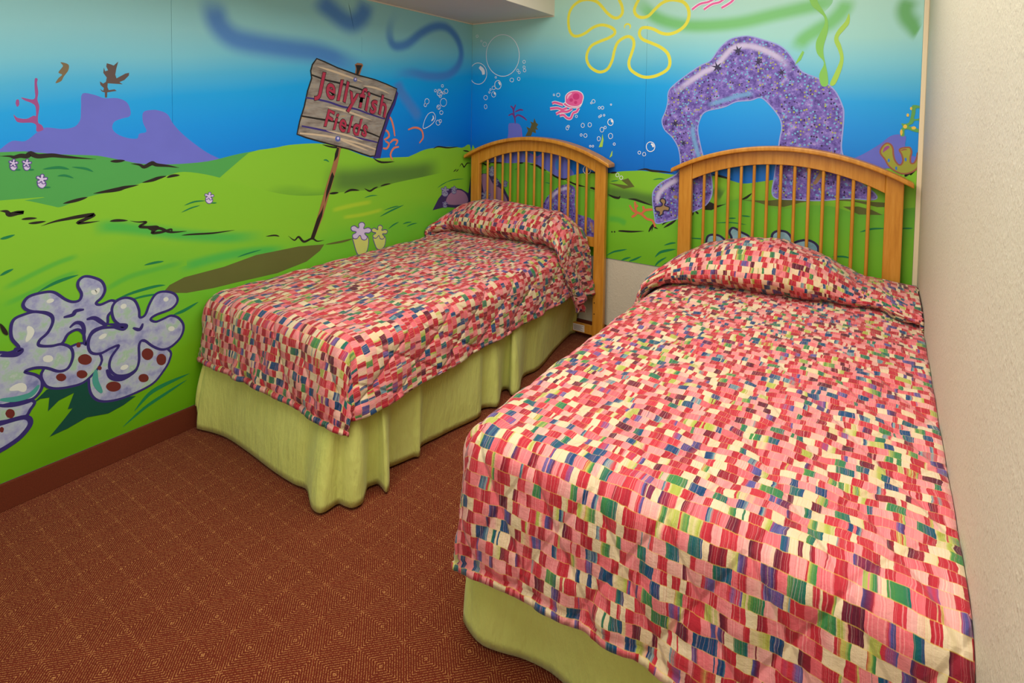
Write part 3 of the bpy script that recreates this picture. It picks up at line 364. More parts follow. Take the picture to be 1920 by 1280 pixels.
('R','distant_rock_print',None,[('p','lav',1,[(78,1055),(148,1083),(203,1127),(260,1154),(322,1255),(326,1336),(355,1348),(410,1344),(433,1316),(439,1259),(468,1169),(535,1132),(575,1129),(625,1176),(663,1194),(701,1185),(746,1160),(783,1118),(809,1071),(840,1035),(841,992),(780,976),(602,1030),(402,1057),(190,1032)]),('p','blueblot',1,[(526,1160),(523,1148),(512,1137),(497,1131),(480,1130),(464,1135),(453,1144),(449,1157),(453,1169),(464,1180),(479,1186),(496,1187),(512,1182),(522,1173)]),('p','blueblot',1,[(742,1083),(741,1068),(735,1055),(727,1048),(719,1047),(710,1053),(705,1065),(702,1080),(704,1096),(709,1108),(717,1116),(726,1116),(734,1110),(740,1098)]),('p','orange',1,[(825,1139),(823,1130),(816,1122),(807,1118),(797,1117),(787,1121),(780,1128),(778,1137),(780,1146),(786,1153),(796,1158),(806,1158),(816,1155),(822,1148)]),('l','magentaline',0.008,0.5,0,1,[(433,1316),(439,1259),(468,1169),(535,1132),(575,1129),(625,1176)])],None),
('R','branch_coral_print',None,[('l','plumcoral',0.013,0.5,0,1,[(382,1346),(377,1382),(359,1411),(324,1399)]),('l','plumcoral',0.013,0.5,0,1,[(377,1382),(402,1404),(446,1390),(476,1369)]),('l','plumcoral',0.013,0.5,0,1,[(377,1389),(367,1433),(384,1476)]),('l','plumcoral',0.013,0.5,0,1,[(372,1422),(358,1454),(340,1465)]),('l','plumcoral',0.013,0.5,0,1,[(380,1425),(419,1440),(445,1437)]),('l','plumcoral',0.013,0.5,0,1,[(446,1390),(463,1379)])],None),
('R','dark_coral_print',None,[('p','browngreen',0,[(466,1262),(487,1299),(472,1326),(504,1315),(514,1342),(503,1363),(528,1354),(536,1385),(551,1354),(568,1343),(554,1324),(568,1307),(546,1309),(551,1283),(522,1291),(513,1263)])],None),
('R','far_hill_print',None,[('p','hillmid',1,[(3,1143),(82,1077),(224,1062),(360,1070),(469,1084),(555,1074),(659,1031),(760,989),(811,1013),(895,1036),(970,1042),(1079,1052),(1167,1068),(1252,1077),(1302,1081),(1384,1077),(1486,1071),(1662,1074),(1734,1079),(1805,1061),(1874,1049),(1967,1068),(2144,1109),(2286,1151),(2376,1167),(2485,1179),(2548,1194),(2613,1202),(2659,1205),(2675,774),(14,368)]),('s','hillshade',0.14,[(1046,923),(1187,926),(1323,906),(1421,900)],'hillmid'),('s','hillshade',0.11,[(1707,1003),(1737,984),(1766,969)],'hillmid')],None),
('R','near_hill_print',None,[('p','meadowR',1,[(6,956),(83,992),(224,1062),(360,1070),(469,1084),(555,1067),(659,1020),(780,973),(897,944),(991,925),(1082,906),(1188,903),(1290,893),(1363,881),(1491,869),(1608,872),(1724,912),(1795,942),(1863,967),(1944,966),(2024,931),(2100,936),(2197,962),(2292,967),(2384,947),(2514,951),(2662,960),(2682,424),(1523,410),(12,525)]),('s','grassmid',0.06,[(1085,766),(1156,768),(1209,748)],'meadowR'),('p','olive',0,[(1864,958),(1931,956),(1997,942),(2074,942),(2148,971),(2197,984),(2291,999),(2382,1000),(2481,983),(2526,988),(2525,1008),(2448,1006),(2359,1008),(2290,1007),(2290,1034),(2219,1044),(2147,1026),(2098,989),(1997,968)]),('p','olive',0,[(2338,971),(2405,978),(2458,968),(2504,947),(2406,939),(2374,954)]),('p','olive',0,[(1084,990),(1151,988),(1213,984),(1168,1013),(1212,1029),(1254,980),(1186,962)])],None),
('R','hill_outline_print',None,[('l','ink',0.012,1,0,1,[(1093,1053),(1139,1060)])],None),
('R','hill_outline_print',None,[('l','ink',0.012,1,0,1,[(97,1062),(140,1046),(177,1059)])],None),
('R','hill_outline_print',None,[('l','ink',0.012,1,0,1,[(168,1063),(247,1067),(293,1066)])],None),
('R','hill_outline_print',None,[('l','ink',0.012,1,0,1,[(413,1073),(456,1079)])],None),
('R','hill_outline_print',None,[('l','ink',0.015,1,0,1,[(504,1071),(559,1067),(601,1048),(638,1037)])],None),
('R','hill_outline_print',None,[('l','ink',0.013,1,0,1,[(663,1031),(700,1005),(764,989),(811,1003)])],None),
('R','hill_outline_print',None,[('l','ink',0.012,1,0,1,[(780,987),(858,962),(927,953)])],None),
('R','hill_outline_print',None,[('l','ink',0.014,1,0,1,[(957,949),(979,948),(1009,937)])],None),
('R','hill_outline_print',None,[('l','ink',0.008,1,0,1,[(895,1036),(932,1046),(999,1047),(1139,1057)])],None),
('R','hill_outline_print',None,[('l','ink',0.013,1,0,1,[(1269,1082),(1318,1091),(1358,1084),(1432,1083),(1495,1081)])],None),
('R','hill_outline_print',None,[('l','ink',0.013,1,0,1,[(1705,1086),(1748,1080),(1811,1067)])],None),
('R','hill_outline_print',None,[('l','ink',0.015,1,0,1,[(1082,920),(1118,906),(1153,903),(1163,917)])],None),
('R','hill_outline_print',None,[('l','ink',0.014,1,0,1,[(1212,902),(1256,903),(1307,892),(1373,876)])],None),
('R','hill_outline_print',None,[('l','ink',0.01,1,0,1,[(1109,686),(1119,690)])],None),
('R','hill_outline_print',None,[('l','ink',0.01,1,0,1,[(1126,688),(1137,693)])],None),
('R','hill_outline_print',None,[('l','ink',0.012,1,0,1,[(1154,698),(1175,701),(1244,706),(1321,719)])],None),
('R','hill_outline_print',None,[('l','ink',0.012,1,0,1,[(1348,716),(1373,767)])],None),
('R','hill_outline_print',None,[('l','ink',0.012,1,0,1,[(1367,722),(1376,765),(1386,750),(1406,743)])],None),
('R','hill_outline_print',None,[('l','ink',0.011,1,0,1,[(1428,768),(1456,793),(1493,807)])],None),
('R','hill_outline_print',None,[('l','ink',0.013,1,0,1,[(1438,753),(1481,784),(1512,809)])],None),
('R','hill_outline_print',None,[('l','ink',0.013,1,0,1,[(1600,841),(1608,872)])],None),
('R','hill_outline_print',None,[('l','ink',0.012,1,0,1,[(1620,870),(1638,857)])],None),
('R','hill_outline_print',None,[('l','ink',0.012,1,0,1,[(1866,961),(1890,975),(1916,1000)])],None),
('R','hill_outline_print',None,[('l','ink',0.008,1,0,1,[(2570,1144),(2594,1166),(2585,1140),(2610,1162),(2605,1147),(2626,1171)])],None),
('R','hill_outline_print',None,[('l','ink',0.009,1,0,1,[(2476,1179),(2495,1185),(2489,1198)])],None),
('R','hill_outline_print',None,[('p','ink',0,[(1660,920),(1680,937),(1710,928),(1739,916),(1787,930),(1739,904),(1708,886),(1661,884)])],None),
('R','grass_stroke_print',None,[('l','grassdk',0.011,1,0,1,[(1080,534),(1126,564),(1178,582),(1216,594)])],None),
('R','grass_stroke_print',None,[('l','grassdk',0.011,1,0,1,[(1176,516),(1204,533),(1241,549)])],None),
('R','grass_stroke_print',None,[('l','grassdk',0.011,1,0,1,[(1228,521),(1265,539),(1309,566)])],None),
('R','grass_stroke_print',None,[('l','grassdk',0.015,1,0,1,[(1391,572),(1422,605),(1470,625),(1516,638)])],None),
('R','grass_stroke_print',None,[('l','grassdk',0.011,1,0,1,[(1392,518),(1417,550),(1461,583)])],None),
('R','grass_stroke_print',None,[('l','grassdk',0.008,1,0,1,[(1431,521),(1456,544),(1484,561)])],None),
('R','grass_stroke_print',None,[('l','grassdk',0.01,1,0,1,[(1444,650),(1484,668),(1515,675)])],None),
('R','grass_stroke_print',None,[('l','grassdk',0.008,1,0,1,[(1800,851),(1839,856)])],None),
('R','grass_stroke_print',None,[('l','grassdk',0.008,1,0,1,[(1866,873),(1912,873)])],None),
('R','grass_stroke_print',None,[('l','grassdk',0.006,1,0,1,[(1733,817),(1812,829),(1895,827)])],None),
('R','grass_stroke_print',None,[('l','grassdk',0.009,1,0,1,[(2414,853),(2463,875),(2517,884)])],None),
('R','grass_stroke_print',None,[('l','grassdk',0.007,1,0,1,[(2579,892),(2624,898)])],None),
('R','grass_stroke_print',None,[('l','grassdk',0.009,1,0,1,[(2300,714),(2346,722),(2385,719)])],None),
('R','grass_stroke_print',None,[('l','grassdk',0.006,1,0,1,[(1098,1001),(1150,1011)])],None),
('R','grass_stroke_print',None,[('l','grassdk',0.007,1,0,1,[(1366,1031),(1405,1040),(1440,1040)])],None),
('R','grass_stroke_print',None,[('l','grassdk',0.006,1,0,1,[(383,1027),(427,1045)])],None),
('R','grass_stroke_print',None,[('l','grassdk',0.006,1,0,1,[(628,957),(681,954)])],None),
('R','grass_stroke_print',None,[('l','grassdk',0.007,1,0,1,[(1594,714),(1642,717),(1672,718)])],None),
('R','dark_rock_print',None,[('p','rockdark',0,[(6,936),(35,966),(108,982),(169,986),(226,964),(296,894),(356,802),(375,741),(229,725),(9,713)]),('p','rockpink',1,[(98,970),(155,974),(203,913),(273,881),(329,792),(252,765),(144,812),(109,886)]),('p','greylump',1,[(165,979),(162,992),(175,1002),(202,1004),(215,994),(211,979),(197,969),(178,969)]),('l','violet',0.004,0,1,1,[(165,979),(162,992),(175,1002),(202,1004),(215,994),(211,979),(197,969),(178,969)]),('p','greylump',1,[(182,1024),(181,1033),(188,1038),(197,1038),(202,1032),(198,1023),(201,1021),(213,1025),(221,1022),(223,1016),(216,1011),(204,1010),(202,1007),(209,1000),(208,993),(200,990),(191,992),(187,1001),(183,1001),(176,993),(166,991),(160,995),(161,1002),(171,1008),(171,1011),(158,1013),(154,1019),(158,1025),(167,1027),(178,1022)]),('l','violet',0.004,0,1,1,[(182,1024),(181,1033),(188,1038),(197,1038),(202,1032),(198,1023),(201,1021),(213,1025),(221,1022),(223,1016),(216,1011),(204,1010),(202,1007),(209,1000),(208,993),(200,990),(191,992),(187,1001),(183,1001),(176,993),(166,991),(160,995),(161,1002),(171,1008),(171,1011),(158,1013),(154,1019),(158,1025),(167,1027),(178,1022)]),('p','greylump',1,[(209,910),(206,920),(216,928),(237,930),(247,922),(244,910),(233,903),(218,903)]),('l','violet',0.004,0,1,1,[(209,910),(206,920),(216,928),(237,930),(247,922),(244,910),(233,903),(218,903)]),('p','greylump',1,[(221,945),(221,952),(227,956),(233,956),(237,952),(234,945),(236,943),(245,946),(252,944),(253,940),(248,935),(238,934),(237,932),(243,927),(242,922),(236,919),(229,921),(226,927),(223,927),(217,921),(210,920),(205,923),(206,928),(214,933),(213,935),(204,937),(200,941),(203,946),(211,947),(218,944)]),('l','violet',0.004,0,1,1,[(221,945),(221,952),(227,956),(233,956),(237,952),(234,945),(236,943),(245,946),(252,944),(253,940),(248,935),(238,934),(237,932),(243,927),(242,922),(236,919),(229,921),(226,927),(223,927),(217,921),(210,920),(205,923),(206,928),(214,933),(213,935),(204,937),(200,941),(203,946),(211,947),(218,944)]),('p','greylump',1,[(289,907),(287,916),(296,922),(314,924),(322,918),(319,908),(310,901),(298,901)]),('l','violet',0.004,0,1,1,[(289,907),(287,916),(296,922),(314,924),(322,918),(319,908),(310,901),(298,901)]),('p','greylump',1,[(300,937),(300,943),(304,947),(310,946),(313,943),(311,937),(313,935),(320,938),(326,936),(327,932),(323,929),(314,928),(313,926),(318,922),(317,917),(312,915),(307,916),(304,922),(301,922),(297,917),(290,916),(286,918),(287,923),(294,927),(293,929),(285,930),(282,934),(285,938),(291,939),(298,936)]),('l','violet',0.004,0,1,1,[(300,937),(300,943),(304,947),(310,946),(313,943),(311,937),(313,935),(320,938),(326,936),(327,932),(323,929),(314,928),(313,926),(318,922),(317,917),(312,915),(307,916),(304,922),(301,922),(297,917),(290,916),(286,918),(287,923),(294,927),(293,929),(285,930),(282,934),(285,938),(291,939),(298,936)]),('p','greylump',1,[(110,786),(106,802),(123,814),(157,818),(173,806),(168,787),(150,775),(126,775)]),('l','violet',0.004,0,1,1,[(110,786),(106,802),(123,814),(157,818),(173,806),(168,787),(150,775),(126,775)]),('p','greylump',1,[(131,842),(131,853),(139,860),(150,860),(156,853),(151,842),(155,839),(170,844),(180,841),(182,834),(174,827),(158,825),(156,822),(166,814),(164,805),(154,801),(143,803),(138,814),(133,814),(124,804),(112,801),(104,806),(106,815),(118,822),(117,826),(102,828),(97,835),(102,843),(114,845),(126,840)]),('l','violet',0.004,0,1,1,[(131,842),(131,853),(139,860),(150,860),(156,853),(151,842),(155,839),(170,844),(180,841),(182,834),(174,827),(158,825),(156,822),(166,814),(164,805),(154,801),(143,803),(138,814),(133,814),(124,804),(112,801),(104,806),(106,815),(118,822),(117,826),(102,828),(97,835),(102,843),(114,845),(126,840)])],None),
('R','purple_boulder_print',None,[('p','archcoral',1,[(607,783),(620,818),(644,860),(688,903),(738,940),(787,958),(830,953),(854,928),(853,863),(857,809),(876,774),(929,763),(976,753),(1000,724),(1008,645),(611,592)]),('s','lavpale',0.034,[(651,833),(695,881),(744,916),(793,933),(827,926)],'archcoral'),('s','swtan',0.03,[(968,736),(980,695),(987,664)],'archcoral')],None),
('R','coral_arch_print','large speckled purple coral arch',[('p','archcoral',1,[(1395,775),(1383,814),(1369,902),(1372,964),(1416,1017),(1482,1057),(1518,1090),(1527,1151),(1512,1229),(1475,1288),(1430,1330),(1413,1383),(1432,1435),(1444,1488),(1447,1549),(1480,1591),(1556,1649),(1622,1693),(1679,1720),(1725,1784),(1779,1830),(1840,1842),(1886,1839),(1953,1815),(2019,1787),(2063,1750),(2107,1686),(2139,1642),(2224,1599),(2284,1545),(2321,1465),(2327,1413),(2325,1347),(2323,1254),(2348,1190),(2389,1113),(2468,1049),(2465,1018),(2359,1013),(2244,992),(2123,985),(2022,993),(2024,1100),(2035,1213),(2043,1292),(2051,1359),(2034,1416),(1978,1487),(1940,1513),(1896,1499),(1820,1491),(1758,1462),(1662,1437),(1631,1394),(1620,1335),(1634,1259),(1653,1192),(1675,1143),(1701,1077),(1709,1002),(1701,951),(1669,905),(1603,864),(1527,821),(1458,794)]),('l','archedge',0.006,0,1,1,[(1395,775),(1383,814),(1369,902),(1372,964),(1416,1017),(1482,1057),(1518,1090),(1527,1151),(1512,1229),(1475,1288),(1430,1330),(1413,1383),(1432,1435),(1444,1488),(1447,1549),(1480,1591),(1556,1649),(1622,1693),(1679,1720),(1725,1784),(1779,1830),(1840,1842),(1886,1839),(1953,1815),(2019,1787),(2063,1750),(2107,1686),(2139,1642),(2224,1599),(2284,1545),(2321,1465),(2327,1413),(2325,1347),(2323,1254),(2348,1190),(2389,1113),(2468,1049),(2465,1018),(2359,1013),(2244,992),(2123,985),(2022,993),(2024,1100),(2035,1213),(2043,1292),(2051,1359),(2034,1416),(1978,1487),(1940,1513),(1896,1499),(1820,1491),(1758,1462),(1662,1437),(1631,1394),(1620,1335),(1634,1259),(1653,1192),(1675,1143),(1701,1077),(1709,1002),(1701,951),(1669,905),(1603,864),(1527,821),(1458,794)]),('s','lavpale',0.052,[(1475,1527),(1517,1569),(1628,1647),(1712,1692),(1785,1774),(1851,1792),(1925,1775),(1996,1739),(2047,1700),(2094,1641)],'archcoral'),('s','lavpale',0.045,[(1399,887),(1402,940),(1435,988),(1487,1027),(1523,1051)],'archcoral'),('s','archblue',0.04,[(1606,1377),(1592,1326),(1610,1250),(1633,1174),(1664,1100),(1678,1033)],'archcoral'),('s','archblue',0.04,[(1661,1470),(1757,1499),(1835,1523),(1918,1535)],'archcoral'),('p','inkpurple',0,[(1853,1759),(1830,1760),(1834,1736),(1822,1757),(1804,1744),(1815,1764),(1794,1774),(1816,1773),(1813,1797),(1825,1776),(1843,1789),(1832,1769)]),('p','inkpurple',0,[(1750,1673),(1724,1674),(1728,1648),(1714,1671),(1694,1656),(1706,1679),(1682,1690),(1708,1689),(1704,1715),(1718,1692),(1738,1707),(1726,1685)]),('p','inkpurple',0,[(1953,1695),(1933,1696),(1936,1674),(1926,1693),(1910,1681),(1920,1699),(1901,1708),(1921,1707),(1918,1729),(1929,1710),(1944,1722),(1935,1704)]),('p','inkpurple',0,[(2064,1637),(2047,1637),(2050,1618),(2040,1635),(2027,1624),(2035,1640),(2019,1648),(2036,1647),(2034,1666),(2043,1650),(2056,1660),(2048,1644)]),('p','inkpurple',0,[(1518,1362),(1497,1361),(1500,1340),(1489,1358),(1473,1345),(1483,1364),(1463,1372),(1484,1372),(1481,1393),(1492,1375),(1509,1388),(1499,1369)]),('p','inkpurple',0,[(1565,1252),(1547,1251),(1550,1233),(1540,1248),(1526,1237),(1535,1253),(1517,1260),(1536,1260),(1533,1279),(1543,1263),(1557,1275),(1548,1258)]),('p','inkpurple',0,[(1505,985),(1489,983),(1491,967),(1482,981),(1469,970),(1477,985),(1462,990),(1478,991),(1476,1007),(1485,994),(1498,1005),(1490,990)]),('p','tan',1,[(1389,850),(1388,872),(1420,880),(1428,894),(1414,910),(1423,925),(1441,922),(1448,905),(1442,887),(1469,878),(1465,858),(1438,855),(1430,832),(1408,821),(1411,843)]),('l','inkpurple',0.008,0,1,1,[(1389,850),(1388,872),(1420,880),(1428,894),(1414,910),(1423,925),(1441,922),(1448,905),(1442,887),(1469,878),(1465,858),(1438,855),(1430,832),(1408,821),(1411,843)]),('l','tan',0.02,0.5,0,1,[(1493,944),(1516,938)]),('l','tan',0.018,0.3,0,1,[(2172,1144),(2222,1158),(2239,1137),(2222,1093),(2208,1073)])],None),
('R','orange_coral_print',None,[('l','orangecoral',0.015,0.3,0,1,[(1388,752),(1371,788),(1336,795),(1302,819),(1273,827),(1249,835),(1225,866)]),('l','orangecoral',0.015,0.3,0,1,[(1273,824),(1261,809),(1240,794)]),('l','orangecoral',0.015,0.3,0,1,[(1267,832),(1263,865),(1258,891)]),('l','orangecoral',0.015,0.3,0,1,[(1265,862),(1278,869)]),('l','orangecoral',0.015,0.3,0,1,[(1302,819),(1321,843),(1346,851),(1369,854)]),('l','orangecoral',0.015,0.3,0,1,[(1319,843),(1310,869)])],None),
('R','tall_seaweed_print',None,[('p','weed',1,[(2153,2031),(2169,1976),(2201,1941),(2225,1913),(2229,1878),(2211,1834),(2194,1787),(2201,1733),(2233,1684),(2214,1626),(2225,1572),(2253,1572),(2251,1625),(2240,1678),(2229,1732),(2230,1774),(2244,1837),(2242,1895),(2224,1939),(2197,1987),(2186,2028)]),('p','weed2',1,[(2332,1921),(2318,1884),(2285,1839),(2273,1795),(2293,1742),(2302,1697),(2283,1637),(2262,1577),(2285,1576),(2310,1649),(2317,1707),(2304,1767),(2291,1807),(2317,1845),(2336,1877)]),('p','weed',0,[(2129,1704),(2143,1742),(2135,1750),(2115,1711),(2101,1678)])],None),
('R','corner_rock_print',None,[('p','lav',1,[(2366,1204),(2418,1238),(2481,1287),(2518,1324),(2547,1335),(2574,1331),(2582,1321),(2580,1278),(2599,1242),(2632,1228),(2634,1189),(2464,1168),(2354,1163)])],None),
('R','bead_coral_print',None,[('p','weeddk',1,[(2561,1387),(2574,1386),(2589,1391),(2594,1407),(2597,1425),(2599,1450),(2599,1469),(2609,1474),(2629,1469),(2630,1460),(2615,1457),(2613,1435),(2610,1409),(2631,1412),(2632,1403),(2612,1401),(2605,1388),(2590,1376),(2608,1370),(2630,1361),(2630,1347),(2609,1351),(2588,1360),(2575,1356),(2575,1331),(2566,1326),(2559,1334),(2561,1359),(2567,1372)]),('p','gold',1,[(2600,1457),(2600,1454),(2599,1452),(2598,1450),(2596,1450),(2594,1452),(2593,1454),(2592,1457),(2593,1461),(2594,1463),(2595,1465),(2597,1465),(2599,1463),(2600,1461)]),('p','gold',1,[(2590,1426),(2589,1423),(2588,1420),(2586,1419),(2584,1419),(2582,1420),(2580,1423),(2580,1426),(2580,1429),(2581,1432),(2583,1434),(2586,1434),(2588,1432),(2589,1430)]),('p','gold',1,[(2584,1373),(2583,1369),(2581,1366),(2578,1364),(2575,1364),(2572,1366),(2570,1369),(2569,1373),(2570,1377),(2572,1380),(2575,1382),(2578,1382),(2581,1380),(2583,1377)]),('p','gold',1,[(2618,1367),(2617,1364),(2615,1362),(2611,1360),(2608,1360),(2604,1361),(2602,1364),(2601,1367),(2601,1370),(2604,1373),(2607,1374),(2611,1375),(2614,1373),(2617,1371)]),('p','gold',1,[(2568,1345),(2567,1339),(2566,1334),(2564,1331),(2562,1331),(2560,1334),(2559,1339),(2558,1345),(2558,1351),(2560,1356),(2561,1359),(2563,1359),(2565,1357),(2567,1352)])],None),
('R','tube_coral_print',None,[('p','tube',1,[(2484,1245),(2490,1273),(2507,1292),(2524,1286),(2533,1267),(2536,1239),(2543,1212),(2557,1193),(2568,1194),(2574,1214),(2568,1241),(2559,1260),(2565,1270),(2583,1275),(2599,1274),(2605,1254),(2602,1231),(2604,1204),(2617,1204),(2626,1228),(2628,1248),(2631,1248),(2633,1190),(2609,1161),(2574,1151),(2542,1164),(2518,1187),(2504,1214)]),('l','tubeedge',0.007,0,1,1,[(2484,1245),(2490,1273),(2507,1292),(2524,1286),(2533,1267),(2536,1239),(2543,1212),(2557,1193),(2568,1194),(2574,1214),(2568,1241),(2559,1260),(2565,1270),(2583,1275),(2599,1274),(2605,1254),(2602,1231),(2604,1204),(2617,1204),(2626,1228),(2628,1248),(2631,1248),(2633,1190),(2609,1161),(2574,1151),(2542,1164),(2518,1187),(2504,1214)]),('p','redcoral',1,[(2494,1247),(2498,1269),(2511,1280),(2520,1276),(2515,1266),(2502,1254)]),('l','tubeedge',0.007,1,0,1,[(2562,1258),(2577,1265),(2589,1265)]),('p','blueblot',1,[(2523,1211),(2523,1207),(2521,1204),(2520,1202),(2518,1202),(2516,1203),(2515,1206),(2514,1210),(2515,1214),(2516,1217),(2517,1219),(2519,1219),(2521,1218),(2522,1215)]),('p','blueblot',1,[(2588,1218),(2588,1215),(2587,1211),(2585,1210),(2584,1210),(2582,1211),(2581,1214),(2580,1218),(2580,1222),(2581,1225),(2583,1227),(2585,1227),(2586,1225),(2588,1222)]),('p','blueblot',1,[(2553,1175),(2553,1171),(2552,1168),(2551,1166),(2549,1166),(2547,1168),(2546,1171),(2545,1174),(2545,1178),(2546,1181),(2548,1183),(2550,1183),(2552,1182),(2553,1179)])],None),
('R','anemone_leaf_print',None,[('p','bluelump',1,[(1695,676),(1685,703),(1693,737),(1720,750),(1756,748),(1783,730),(1792,718),(1814,721),(1820,745),(1808,775),(1821,800),(1842,798),(1869,783),(1903,769),(1908,752),(1892,727),(1871,701)]),('l','inkpurple',0.012,0,1,1,[(1695,676),(1685,703),(1693,737),(1720,750),(1756,748),(1783,730),(1792,718),(1814,721),(1820,745),(1808,775),(1821,800),(1842,798),(1869,783),(1903,769),(1908,752),(1892,727),(1871,701)]),('p','bluelump',1,[(2069,710),(2029,747),(2023,789),(2048,812),(2091,812),(2117,779),(2121,732),(2130,761),(2179,782),(2220,774),(2240,744),(2225,706),(2158,668)]),('l','inkpurple',0.012,0,1,1,[(2069,710),(2029,747),(2023,789),(2048,812),(2091,812),(2117,779),(2121,732),(2130,761),(2179,782),(2220,774),(2240,744),(2225,706),(2158,668)])],None),
('R','jellyfish_print','pink jellyfish with white outline',[('l','white',0.022,0,0,1,[(755,1473),(722,1483),(692,1489),(673,1483)]),('l','white',0.022,0,0,1,[(785,1453),(748,1444),(711,1453),(658,1448)]),('l','white',0.022,0,0,1,[(821,1450),(786,1431),(741,1430),(704,1414)]),('l','white',0.022,0,0,1,[(868,1454),(854,1431),(829,1421),(812,1389),(786,1389),(760,1408),(731,1404)]),('l','jelly',0.015,0,0,1,[(755,1473),(722,1483),(692,1489),(673,1483)]),('l','jelly',0.015,0,0,1,[(785,1453),(748,1444),(711,1453),(658,1448)]),('l','jelly',0.015,0,0,1,[(821,1450),(786,1431),(741,1430),(704,1414)]),('l','jelly',0.015,0,0,1,[(868,1454),(854,1431),(829,1421),(812,1389),(786,1389),(760,1408),(731,1404)]),('p','jelly',1,[(754,1479),(770,1492),(772,1531),(801,1557),(848,1564),(884,1552),(900,1527),(895,1498),(885,1473),(868,1457),(829,1454),(785,1460)]),('l','white',0.005,0,1,1,[(754,1479),(770,1492),(772,1531),(801,1557),(848,1564),(884,1552),(900,1527),(895,1498),(885,1473),(868,1457),(829,1454),(785,1460)]),('l','white',0.005,0,0,1,[(768,1492),(792,1473),(828,1463),(864,1465),(885,1479)]),('p','jellydk',1,[(872,1527),(870,1518),(864,1511),(854,1507),(844,1507),(834,1511),(827,1518),(825,1527),(827,1537),(833,1544),(843,1548),(853,1548),(863,1544),(870,1536)]),('p','jellydk',1,[(826,1505),(825,1500),(821,1496),(816,1494),(810,1494),(805,1496),(801,1500),(800,1505),(801,1510),(805,1514),(810,1516),(816,1516),(821,1514),(825,1510)]),('p','jellydk',1,[(857,1489),(856,1484),(853,1481),(849,1479),(843,1479),(839,1481),(836,1484),(834,1489),(835,1493),(839,1497),(843,1499),(848,1499),(853,1497),(856,1493)]),('l','pinkhi',0.014,0.8,0,1,[(784,1512),(794,1534),(819,1550)])],None),
('R','jellyfish_tentacle_print',None,[('l','white',0.02,0,0,1,[(1570,2011),(1611,2037),(1663,2046),(1705,2068)]),('l','jelly',0.012,0,0,1,[(1570,2011),(1611,2037),(1663,2046),(1705,2068)]),('l','white',0.02,0,0,1,[(1635,2005),(1678,2030),(1720,2038),(1753,2063)]),('l','jelly',0.012,0,0,1,[(1635,2005),(1678,2030),(1720,2038),(1753,2063)]),('l','white',0.02,0,0,1,[(1730,2005),(1755,2017),(1782,2034),(1803,2058)]),('l','jelly',0.012,0,0,1,[(1730,2005),(1755,2017),(1782,2034),(1803,2058)])],None),
('R','bubble_print',None,[('l','white',0.0045,0,1,1,[(135,1695),(128,1663),(107,1637),(77,1623),(42,1624),(11,1639),(-11,1666),(-19,1700),(-12,1733),(9,1759),(40,1773),(74,1771),(105,1755),(127,1728)]),('l','white',0.028,0.3,0,1,[(69,1745),(100,1719),(106,1689)])],None),
('R','bubble_print',None,[('l','white',0.0045,0,1,1,[(409,1810),(396,1749),(359,1701),(305,1675),(242,1677),(184,1707),(143,1759),(128,1824),(141,1887),(181,1935),(237,1959),(300,1955),(356,1924),(394,1872)])],None),
('R','bubble_print',None,[('l','white',0.0045,0,1,1,[(261,1613),(258,1601),(251,1590),(240,1585),(228,1585),(217,1591),(209,1602),(206,1615),(208,1628),(216,1638),(227,1643),(239,1643),(250,1637),(258,1626)]),('l','white',0.012,0.3,0,1,[(237,1632),(248,1623),(251,1611)])],None),
('R','bubble_print',None,[('l','white',0.0032,0,1,1,[(216,1547),(214,1539),(209,1532),(202,1529),(194,1529),(186,1533),(181,1539),(179,1547),(181,1556),(186,1562),(193,1566),(202,1565),(209,1562),(214,1555)]),('l','white',0.012,0.3,0,1,[(200,1559),(208,1553),(209,1545)])],None),
('R','bubble_print',None,[('l','white',0.0032,0,1,1,[(144,1525),(143,1519),(138,1513),(132,1510),(124,1510),(118,1513),(113,1519),(111,1525),(113,1532),(117,1537),(124,1540),(131,1540),(138,1537),(143,1532)])],None),
('R','bubble_print',None,[('l','white',0.0032,0,1,1,[(141,1461),(140,1454),(136,1449),(132,1446),(126,1446),(122,1449),(118,1454),(117,1461),(118,1467),(121,1473),(126,1475),(131,1475),(136,1473),(139,1467)])],None),
('R','bubble_print',None,[('l','white',0.0032,0,1,1,[(366,1644),(364,1639),(360,1634),(354,1632),(347,1632),(341,1635),(336,1639),(335,1645),(336,1651),(340,1655),(346,1657),(353,1657),(360,1655),(364,1650)])],None),
('R','bubble_print',None,[('l','white',0.0032,0,1,1,[(418,1650),(417,1646),(414,1642),(410,1640),(405,1640),(400,1643),(397,1646),(396,1651),(397,1655),(400,1659),(404,1661),(409,1661),(414,1659),(417,1655)])],None),
('R','bubble_print',None,[('l','white',0.0032,0,1,1,[(459,1765),(458,1760),(455,1757),(451,1755),(446,1755),(442,1757),(439,1761),(438,1765),(439,1770),(441,1773),(446,1775),(451,1775),(455,1773),(458,1769)])],None),
('R','bubble_print',None,[('l','white',0.0032,0,1,1,[(458,1729),(457,1725),(454,1722),(451,1721),(447,1721),(444,1723),(441,1726),(440,1729),(441,1733),(443,1736),(447,1737),(451,1737),(454,1735),(457,1732)])],None),
('R','bubble_print',None,[('l','white',0.0032,0,1,1,[(464,1707),(463,1702),(461,1699),(456,1697),(451,1697),(447,1699),(444,1703),(443,1707),(444,1712),(447,1715),(451,1717),(456,1717),(460,1715),(463,1711)])],None),
('R','bubble_print',None,[('l','white',0.0032,0,1,1,[(406,1709),(405,1705),(403,1702),(399,1701),(396,1701),(392,1703),(390,1706),(389,1709),(389,1713),(392,1716),(395,1717),(399,1717),(403,1715),(405,1712)])],None),
('R','bubble_print',None,[('l','white',0.0032,0,1,1,[(419,1694),(419,1690),(416,1687),(413,1686),(409,1686),(405,1688),(403,1691),(402,1694),(403,1698),(405,1701),(409,1702),(412,1702),(416,1700),(418,1697)])],None),
